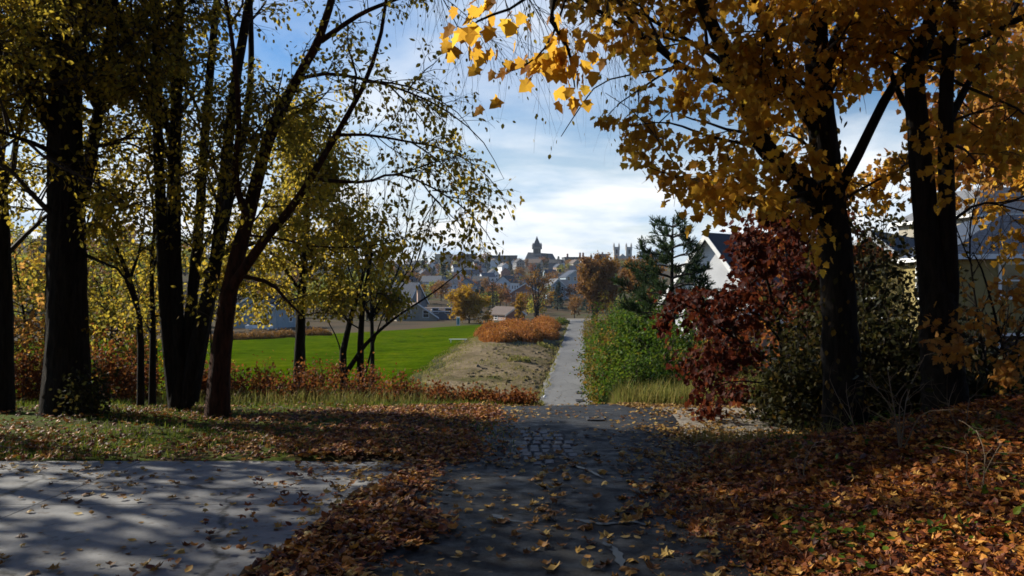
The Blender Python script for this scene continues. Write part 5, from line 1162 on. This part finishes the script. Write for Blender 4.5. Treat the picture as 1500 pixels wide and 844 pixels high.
kinds = [('orange', 'brown orange tree among the houses of the opposite hillside', 'orange_far', 9, 4.2, 420, 0), ('gold', 'golden yellow tree among the houses of the opposite hillside', 'yellow', 8, 3.4, 380, 0),
         ('olive', 'olive green tree among the houses of the opposite hillside', 'olive_green', 9, 4.0, 420, 0), ('brown', 'russet tree among the houses of the opposite hillside', 'redbrush', 8, 3.8, 400, 0), ('con', 'dark conifer among the houses of the opposite hillside', 'conifer', 12, 2.6, 420, 1)]
protos = {k: None for k, *_ in kinds}
info = {k: r for k, *r in kinds}
grp = {'orange': 'brown orange trees on the opposite hillside', 'gold': 'golden trees on the opposite hillside', 'olive': 'olive green trees on the opposite hillside', 'brown': 'russet trees on the opposite hillside', 'con': 'dark conifers on the opposite hillside'}
def place_tree(kind, x, y, sc, label=None, group=None, dz=0):
    lab, mt, h_, r_, n_, cn = info[kind]; loc = (x, y, float(terrain(x, y)) + dz); rz_ = RNG.uniform(0, 6.28)
    if protos[kind] is None:
        o = far_tree(lab, mt, h_, r_, n_, cn); o['group'] = group or grp[kind]; protos[kind] = o; o.location = loc; o.scale = (sc,) * 3; o.rotation_euler = (0, 0, rz_)
        if label: o['label'] = label
    else: dup(protos[kind], loc, rz_, sc, label or lab, group or grp[kind])
occupied = []
def free(x, y, r):
    for a, b_, c in occupied:
        if (a - x) ** 2 + (b_ - y) ** 2 < (r + c) ** 2: return False
    return True
hv = [('white', 'w_white', 'r_grey', 'white'), ('white_dark', 'w_white', 'r_dark', 'white'), ('grey', 'w_grey', 'r_dark', 'grey'), ('cream', 'w_cream', 'r_brown', 'cream'), ('brick', 'w_brick', 'r_slate', 'brick'), ('blue', 'w_blue', 'r_slate', 'pale blue')]
hp = {}
hl = {'white': ('white house with a pale grey roof on the opposite hillside', 'white houses with pale roofs on the opposite hillside'), 'white_dark': ('white house with a dark roof on the opposite hillside', 'white houses with dark roofs on the opposite hillside'),
      'grey': ('grey house with a dark roof on the opposite hillside', 'grey houses on the opposite hillside'), 'cream': ('cream house with a brown roof on the opposite hillside', 'cream houses on the opposite hillside'), 'brick': ('red brick house on the opposite hillside', 'brick houses on the opposite hillside'), 'blue': ('pale blue house with a slate roof on the opposite hillside', 'pale blue houses on the opposite hillside')}
def place_house(kind, x, y, rz_, sc):
    z = float(terrain(x, y)); _, wm, rm, _ = [h_ for h_ in hv if h_[0] == kind][0]
    if kind not in hp:
        h0 = RNG.uniform(5.2, 6.8); hp[kind] = house('hillside_house', hl[kind][0], (x, y, z), rz_, 8, 11, h0, 3.2, wm, rm, [('f', u, zz, 1.0, 1.6) for u in (-2.3, 0, 2.3) for zz in (1.6, 4.3)] + [('l', u, zz, 1.0, 1.6) for u in (-3, 0, 3) for zz in (1.6, 4.3)] + [('f', 0, h0 + .9, .8, 1.1)], hl[kind][1], chim=[(1.2, 2, .8, h0 + 3.8)], detail=False)
        hp[kind].scale = (sc,) * 3
    else: dup(hp[kind], (x, y, z), rz_, sc, hl[kind][0], hl[kind][1])
nh = 0
for row, d0 in enumerate((318, 350, 385, 420, 460, 500, 545, 592, 640, 690)):
    for px in np.arange(545, 905, 9000 / d0 * 1.2):
        d = d0 + RNG.uniform(-10, 10); pxx = px + RNG.uniform(-6, 6); x = (pxx - 750) / F * d
        if abs(pxx - 838) < 14 and d < 300: continue
        if RNG.random() < .16 or not free(x, d, 6): continue
        occupied.append((x, d, 6.5)); k = RNG.choice(['white', 'white_dark', 'grey', 'cream', 'brick', 'blue'], p=[.30, .2, .16, .12, .1, .12])
        place_house(k, x, d, R(RNG.choice([0, 90, 180, 270]) + RNG.uniform(-25, 25)), RNG.uniform(.62, .88)); nh += 1
nt_ = 0
for _ in range(2600):
    d = (195 + 120 * RNG.random()) if nt_ < 55 else (240 + 545 * RNG.random()); px = RNG.uniform(525, 960); x = (px - 750) / F * d
    if nt_ > 290: break
    if not free(x, d, 1.2): continue
    occupied.append((x, d, 1.9)); nt_ += 1
    k = RNG.choice(['orange', 'gold', 'olive', 'brown', 'con'], p=[.34, .08, .22, .16, .20]); place_tree(k, x, d, RNG.uniform(.6, 1.1) * (.72 if d < 320 else 1))
# wooded slope left of the field
wl = {'orange': 'brown orange tree on the wooded slope left of the field', 'gold': 'golden tree on the wooded slope left of the field', 'olive': 'olive green tree on the wooded slope left of the field', 'brown': 'russet tree on the wooded slope left of the field', 'con': 'dark conifer on the wooded slope left of the field'}
nw = 0
for _ in range(600):
    d = RNG.uniform(125, 420); px = RNG.uniform(-60, 540); x = (px - 750) / F * d
    if nw > 120: break
    if (d < 160 and 330 < px) or not free(x, d, 3): continue
    occupied.append((x, d, 3)); nw += 1
    k = RNG.choice(['orange', 'gold', 'olive', 'brown', 'con'], p=[.25, .08, .37, .08, .22]); place_tree(k, x, d, RNG.uniform(.8, 1.5), wl[k], grp[k].replace('opposite hillside', 'wooded slope'))

# skyline buildings
M['stone'] = simple('grey_stone', (.20, .19, .18), .85, .2, .6); M['stone_dark'] = simple('dark_slate_roof', (.06, .065, .075), .8, .2, .5); M['stone_pale'] = simple('pale_limestone', (.36, .34, .31), .85, .15, .6)
def zpx(py, d): return EYE - (py - 422) / F * d
d = 780; cx = (786.5 - 750) / F * d; gz = float(terrain(cx, d)); s = d / F
t = thing('tower_building', 'stone hall with a pointed central tower, tallest on the skyline', 'tower', (cx, d, gz))
zt = zpx(362, d) - gz; zb = zpx(371, d) - gz; ze = zpx(379, d) - gz
b = MB(); b.box((0, 0, zb / 2), (12 * s, 12 * s, zb + .5)); b.box((0, 0, (zb + zt) / 2 + .3), (11.2 * s, 11.2 * s, zt - zb)); b.build('tower_shaft', M['stone'], t)
b = MB(); q = 6.4 * s; hh = 16 * s; ph = [(-q, zt + .32), (q, zt + .32), (q * .55, zt + hh * .42), (0, zt + hh), (-q * .55, zt + hh * .42)]
v = [];
for k, z in ((1, zt + .32), (.62, zt + hh * .38), (.30, zt + hh * .68), (.03, zt + hh)):
    for e in ((-1, -1), (1, -1), (1, 1), (-1, 1)): v.append((e[0] * q * k, e[1] * q * k, z))
b.add(v, [np.array([[4 * l + i, 4 * l + (i + 1) % 4, 4 * l + 4 + (i + 1) % 4, 4 * l + 4 + i] for l in range(3) for i in range(4)]), np.array([[3, 2, 1, 0]])]); b.build('spire', M['stone_dark'], t)
for sx in (-1, 1):
    for sy in (-1, 1):
        b = MB(); b.tubes(np.array([[sx * 5.7 * s, sy * 5.7 * s, zt - 2], [sx * 5.7 * s, sy * 5.7 * s, zt + 2.2], [sx * 5.7 * s, sy * 5.7 * s, zt + 4.4]]), np.array([1.1, 1.1, .05]), 8); b.build('turret', M['stone'], t)
for u in (-3, 0, 3):
    b = MB(); b.box((u * s, -6.05 * s, zt - 4.2), (1.5 * s, .3, 4.6)); b.build('window', M['black'], t)
b = MB(); b.prism([(0, 0), (0, 0.001), (0, ze)] and [(-17 * s, -4), (26 * s, -4), (26 * s, ze - 1), (-17 * s, ze - 1)], -9, 12); b.build('hall_wall', M['stone'], t)
b = MB(); q = [(-18 * s, -10, ze - 1), (27 * s, -10, ze - 1), (27 * s, 13, ze - 1), (-18 * s, 13, ze - 1), (-13 * s, 0, zb + 1), (23 * s, 0, zb - .5), (23 * s, 3, zb - .5), (-13 * s, 3, zb + 1)]
b.add(q, np.array([[0, 1, 5, 4], [1, 2, 6, 5], [2, 3, 7, 6], [3, 0, 4, 7], [4, 5, 6, 7], [3, 2, 1, 0]])); b.build('hall_roof', M['stone_dark'], t)
for u in (-13, -9, 9, 13, 17, 21):
    b = MB(); b.box((u * s, -9.05, ze - 4), (1.6 * s, .3, 2.6)); b.build('window', M['black'], t)
d = 760; cx = (912 - 750) / F * d; gz = float(terrain(cx, d)); s = d / F
t = thing('church', 'gothic church with two square pinnacled towers right on the skyline', 'church', (cx, d, gz))
zt = zpx(362, d) - gz; zm = zpx(372, d) - gz
for sx in (-1, 1):
    b = MB(); b.box((sx * 9 * s, 0, zt / 2 - 1), (8 * s, 8 * s, zt + 2)); tw_ = b.build('tower', M['stone_pale'], t)
    b = MB()
    for ex in (-1, 1):
        for ey in (-1, 1): b.tubes(np.array([[sx * 9 * s + ex * 3.6 * s, ey * 3.6 * s, zt - 3], [sx * 9 * s + ex * 3.6 * s, ey * 3.6 * s, zt + 1.4], [sx * 9 * s + ex * 3.6 * s, ey * 3.6 * s, zt + 4.2]]), np.array([.7, .6, .05]), 6)
    b.build('pinnacles', M['stone_pale'], tw_)
    for zz in (zt - 4.5, zt - 11):
        b = MB(); b.box((sx * 9 * s, -4.05 * s, zz), (2.0 * s, .4, 4)); b.build('belfry_opening', M['black'], tw_)
b = MB(); b.prism([(-5.1 * s, -2), (5.1 * s, -2), (5.1 * s, zm - 3), (0, zm), (-5.1 * s, zm - 3)], -2, 26); b.build('nave_wall', M['stone_pale'], t)
b = MB(); b.box((0, -2.1, zm - 9), (4 * s, .4, 7)); b.build('window', M['black'], t)
sk = [(684, 740, 18, 6, 'stone_dark', 'dark flat block with a roof box on the left skyline', [(-4, 3)]), (845, 740, 26, 6.5, 'stone_dark', 'long low block with paired chimneys on the skyline right of the tower', [(3, 5), (6, 5), (-9, 4)]), (884, 742, 9, 9, 'w_brick', 'red brick block directly left of the gothic church', [(-1, 2.5)]), (735, 770, 30, 5, 'stone_dark', 'low dark ridge building with a thin chimney left of the tower', [(-2, 4)]), (955, 700, 24, 9, 'w_grey', 'grey block right of the gothic church behind the pine', [(4, 3)]), (650, 740, 16, 6, 'w_cream', 'cream block far left on the skyline', [(2, 3)])]
for px, d, w, h_, mt, lab, ch in sk:
    x = (px - 750) / F * d; gz = float(terrain(x, d)); t = thing('skyline_building', lab, 'building', (x, d, gz), R(RNG.uniform(-8, 8)))
    h_ = h_ + 4; b = MB(); b.box((0, 0, h_ / 2 - 1), (w, 14, h_ + 2)); b.build('wall', M[mt], t); b = MB(); b.box((0, 0, h_ + .35), (w + .8, 14.8, .6)); b.build('parapet', M['stone_dark'], t)
    for cx, chh in ch:
        b = MB(); b.box((cx, 0, h_ + chh / 2), (1.6 if chh < 6 else 6, 1.6, chh)); b.build('chimney', M['w_brick'], t)
    for u in np.arange(-w / 2 + 2, w / 2 - 1, 4.2):
        for zz in np.arange(2.5, h_ - 1, 3.6):
            b = MB(); b.box((u, -7.02, zz), (1.3, .2, 1.9)); b.build('window', M['glass'], t)
for px, d, k, sc in ((733, 760, 'con', .7), (740, 765, 'con', .6), (712, 725, 'orange', 1.5), (703, 715, 'orange', 1.3), (818, 750, 'con', 1.0), (822, 745, 'brown', 1.0), (640, 735, 'con', .9), (622, 740, 'con', 1.2), (860, 700, 'orange', 1.3), (668, 715, 'brown', 1.2)):
    x = (px - 750) / F * d; place_tree(k, x, d, sc)

# ------------------------------------------------------------------ air
m, nt, out = newmat('valley_haze'); pv = N(nt, 'ShaderNodeVolumePrincipled'); pv.inputs['Color'].default_value = (.80, .88, 1.0, 1); pv.inputs['Density'].default_value = .00009; nt.links.new(pv.outputs[0], out.inputs['Volume'])
b = MB(); b.box((0, 480, 19), (2600, 1100, 66)); hz_ = setting(b.build('haze', m), 'stuff')
# ------------------------------------------------------------------ sky, sun, camera
SUN_EL = 29.0; SUN_AZ = math.atan2(-.90, .43)           # azimuth from +Y, clockwise positive: the sun stands to the left, a little ahead
w = bpy.data.worlds.new('World'); S.world = w; w.use_nodes = True; nt = w.node_tree; nt.nodes.clear()
out = nt.nodes.new('ShaderNodeOutputWorld'); bg = nt.nodes.new('ShaderNodeBackground'); bg.inputs['Strength'].default_value = .07
sky = nt.nodes.new('ShaderNodeTexSky'); sky.sky_type = 'NISHITA'; sky.sun_disc = False; sky.sun_elevation = R(SUN_EL); sky.sun_rotation = SUN_AZ; sky.air_density = 1.2; sky.dust_density = .6; sky.ozone_density = 2.5
tc = nt.nodes.new('ShaderNodeTexCoord'); sep = nt.nodes.new('ShaderNodeSeparateXYZ'); nt.links.new(tc.outputs['Generated'], sep.inputs[0])
def M2(op, a, b_=None):
    n = nt.nodes.new('ShaderNodeMath'); n.operation = op
    for i, v_ in enumerate((a, b_)):
        if v_ is None: continue
        if isinstance(v_, bpy.types.NodeSocket): nt.links.new(v_, n.inputs[i])
        else: n.inputs[i].default_value = v_
    return n.outputs[0]
zc = M2('ADD', M2('MAXIMUM', sep.outputs['Z'], 0.0), .16)
cv = nt.nodes.new('ShaderNodeCombineXYZ'); nt.links.new(M2('DIVIDE', sep.outputs['X'], zc), cv.inputs[0]); nt.links.new(M2('DIVIDE', sep.outputs['Y'], zc), cv.inputs[1])
cn = noise(nt, .75, 9, cv.outputs[0], .55, .35); 
cl = ramp(nt, [(.43, (0, 0, 0)), (.58, (.75, .75, .75)), (.75, (1, 1, 1))], cn.outputs['Fac'])
# cloud cover thickens towards the horizon, open blue higher up
hz = nt.nodes.new('ShaderNodeMapRange'); hz.inputs['From Min'].default_value = .07; hz.inputs['From Max'].default_value = .22; hz.inputs['To Min'].default_value = 1.0; hz.inputs['To Max'].default_value = .0
nt.links.new(sep.outputs['Z'], hz.inputs['Value'])
# cloud only towards the valley; unseen sky left clear to lower the ambient light
fr = nt.nodes.new('ShaderNodeMapRange'); fr.interpolation_type = 'SMOOTHSTEP'; fr.inputs['From Min'].default_value = .05; fr.inputs['From Max'].default_value = .65; nt.links.new(sep.outputs['Y'], fr.inputs['Value'])
hi = nt.nodes.new('ShaderNodeMapRange'); hi.interpolation_type = 'SMOOTHSTEP'; hi.inputs['From Min'].default_value = .66; hi.inputs['From Max'].default_value = .40; nt.links.new(sep.outputs['Z'], hi.inputs['Value'])
cov = M2('MULTIPLY', M2('MINIMUM', M2('ADD', M2('MULTIPLY', cl.outputs[0], .9), M2('MULTIPLY', hz.outputs[0], .72)), .95), M2('MULTIPLY', fr.outputs[0], hi.outputs[0]))
cc = ramp(nt, [(.35, (.48, .62, .78)), (.62, (.95, .96, .97))], noise(nt, 1.6, 6, cv.outputs[0]).outputs['Fac'])
vs = nt.nodes.new('ShaderNodeVectorMath'); vs.operation = 'SCALE'; vs.inputs['Scale'].default_value = 9.6; nt.links.new(cc.outputs[0], vs.inputs[0])
# the clear patches are a deep autumn blue
tn = ramp(nt, [(.05, (1, 1, 1)), (.36, (.28, .62, 1.0))], sep.outputs['Z'])
mx = mixc(nt, cov, mixc(nt, 1.0, sky.outputs[0], tn.outputs[0], 'MULTIPLY'), vs.outputs[0])
nt.links.new(mx, bg.inputs['Color']); nt.links.new(bg.outputs[0], out.inputs['Surface'])

sd = bpy.data.lights.new('sun', 'SUN'); sd.energy = 5.0; sd.angle = R(.5); sd.color = (1, .93, .80)
so = bpy.data.objects.new('sun', sd); COL.objects.link(so)
dirv = np.array([math.sin(SUN_AZ) * math.cos(R(SUN_EL)), math.cos(SUN_AZ) * math.cos(R(SUN_EL)), math.sin(R(SUN_EL))])
from mathutils import Vector
so.rotation_euler = Vector(dirv).to_track_quat('Z', 'Y').to_euler(); so.location = (-20, 10, 30)

cam = bpy.data.cameras.new('camera'); cam.sensor_width = 36; cam.lens = F / 1500 * 36; cam.clip_start = .05; cam.clip_end = 8000
co = bpy.data.objects.new('camera', cam); COL.objects.link(co); co.location = (0, 0, EYE); co.rotation_euler = (R(90), 0, 0); S.camera = co
S.view_settings.view_transform = 'Standard'; S.view_settings.look = 'None'; S.view_settings.exposure = 0.85; S.view_settings.gamma = 1; S.view_settings.use_curve_mapping = False
S.render.engine = 'CYCLES'; S.cycles.filter_width = 1.65; S.cycles.use_denoising = True; S.cycles.max_bounces = 6; S.cycles.diffuse_bounces = 3; S.cycles.transmission_bounces = 4; S.cycles.glossy_bounces = 2; S.cycles.sample_clamp_indirect = 6
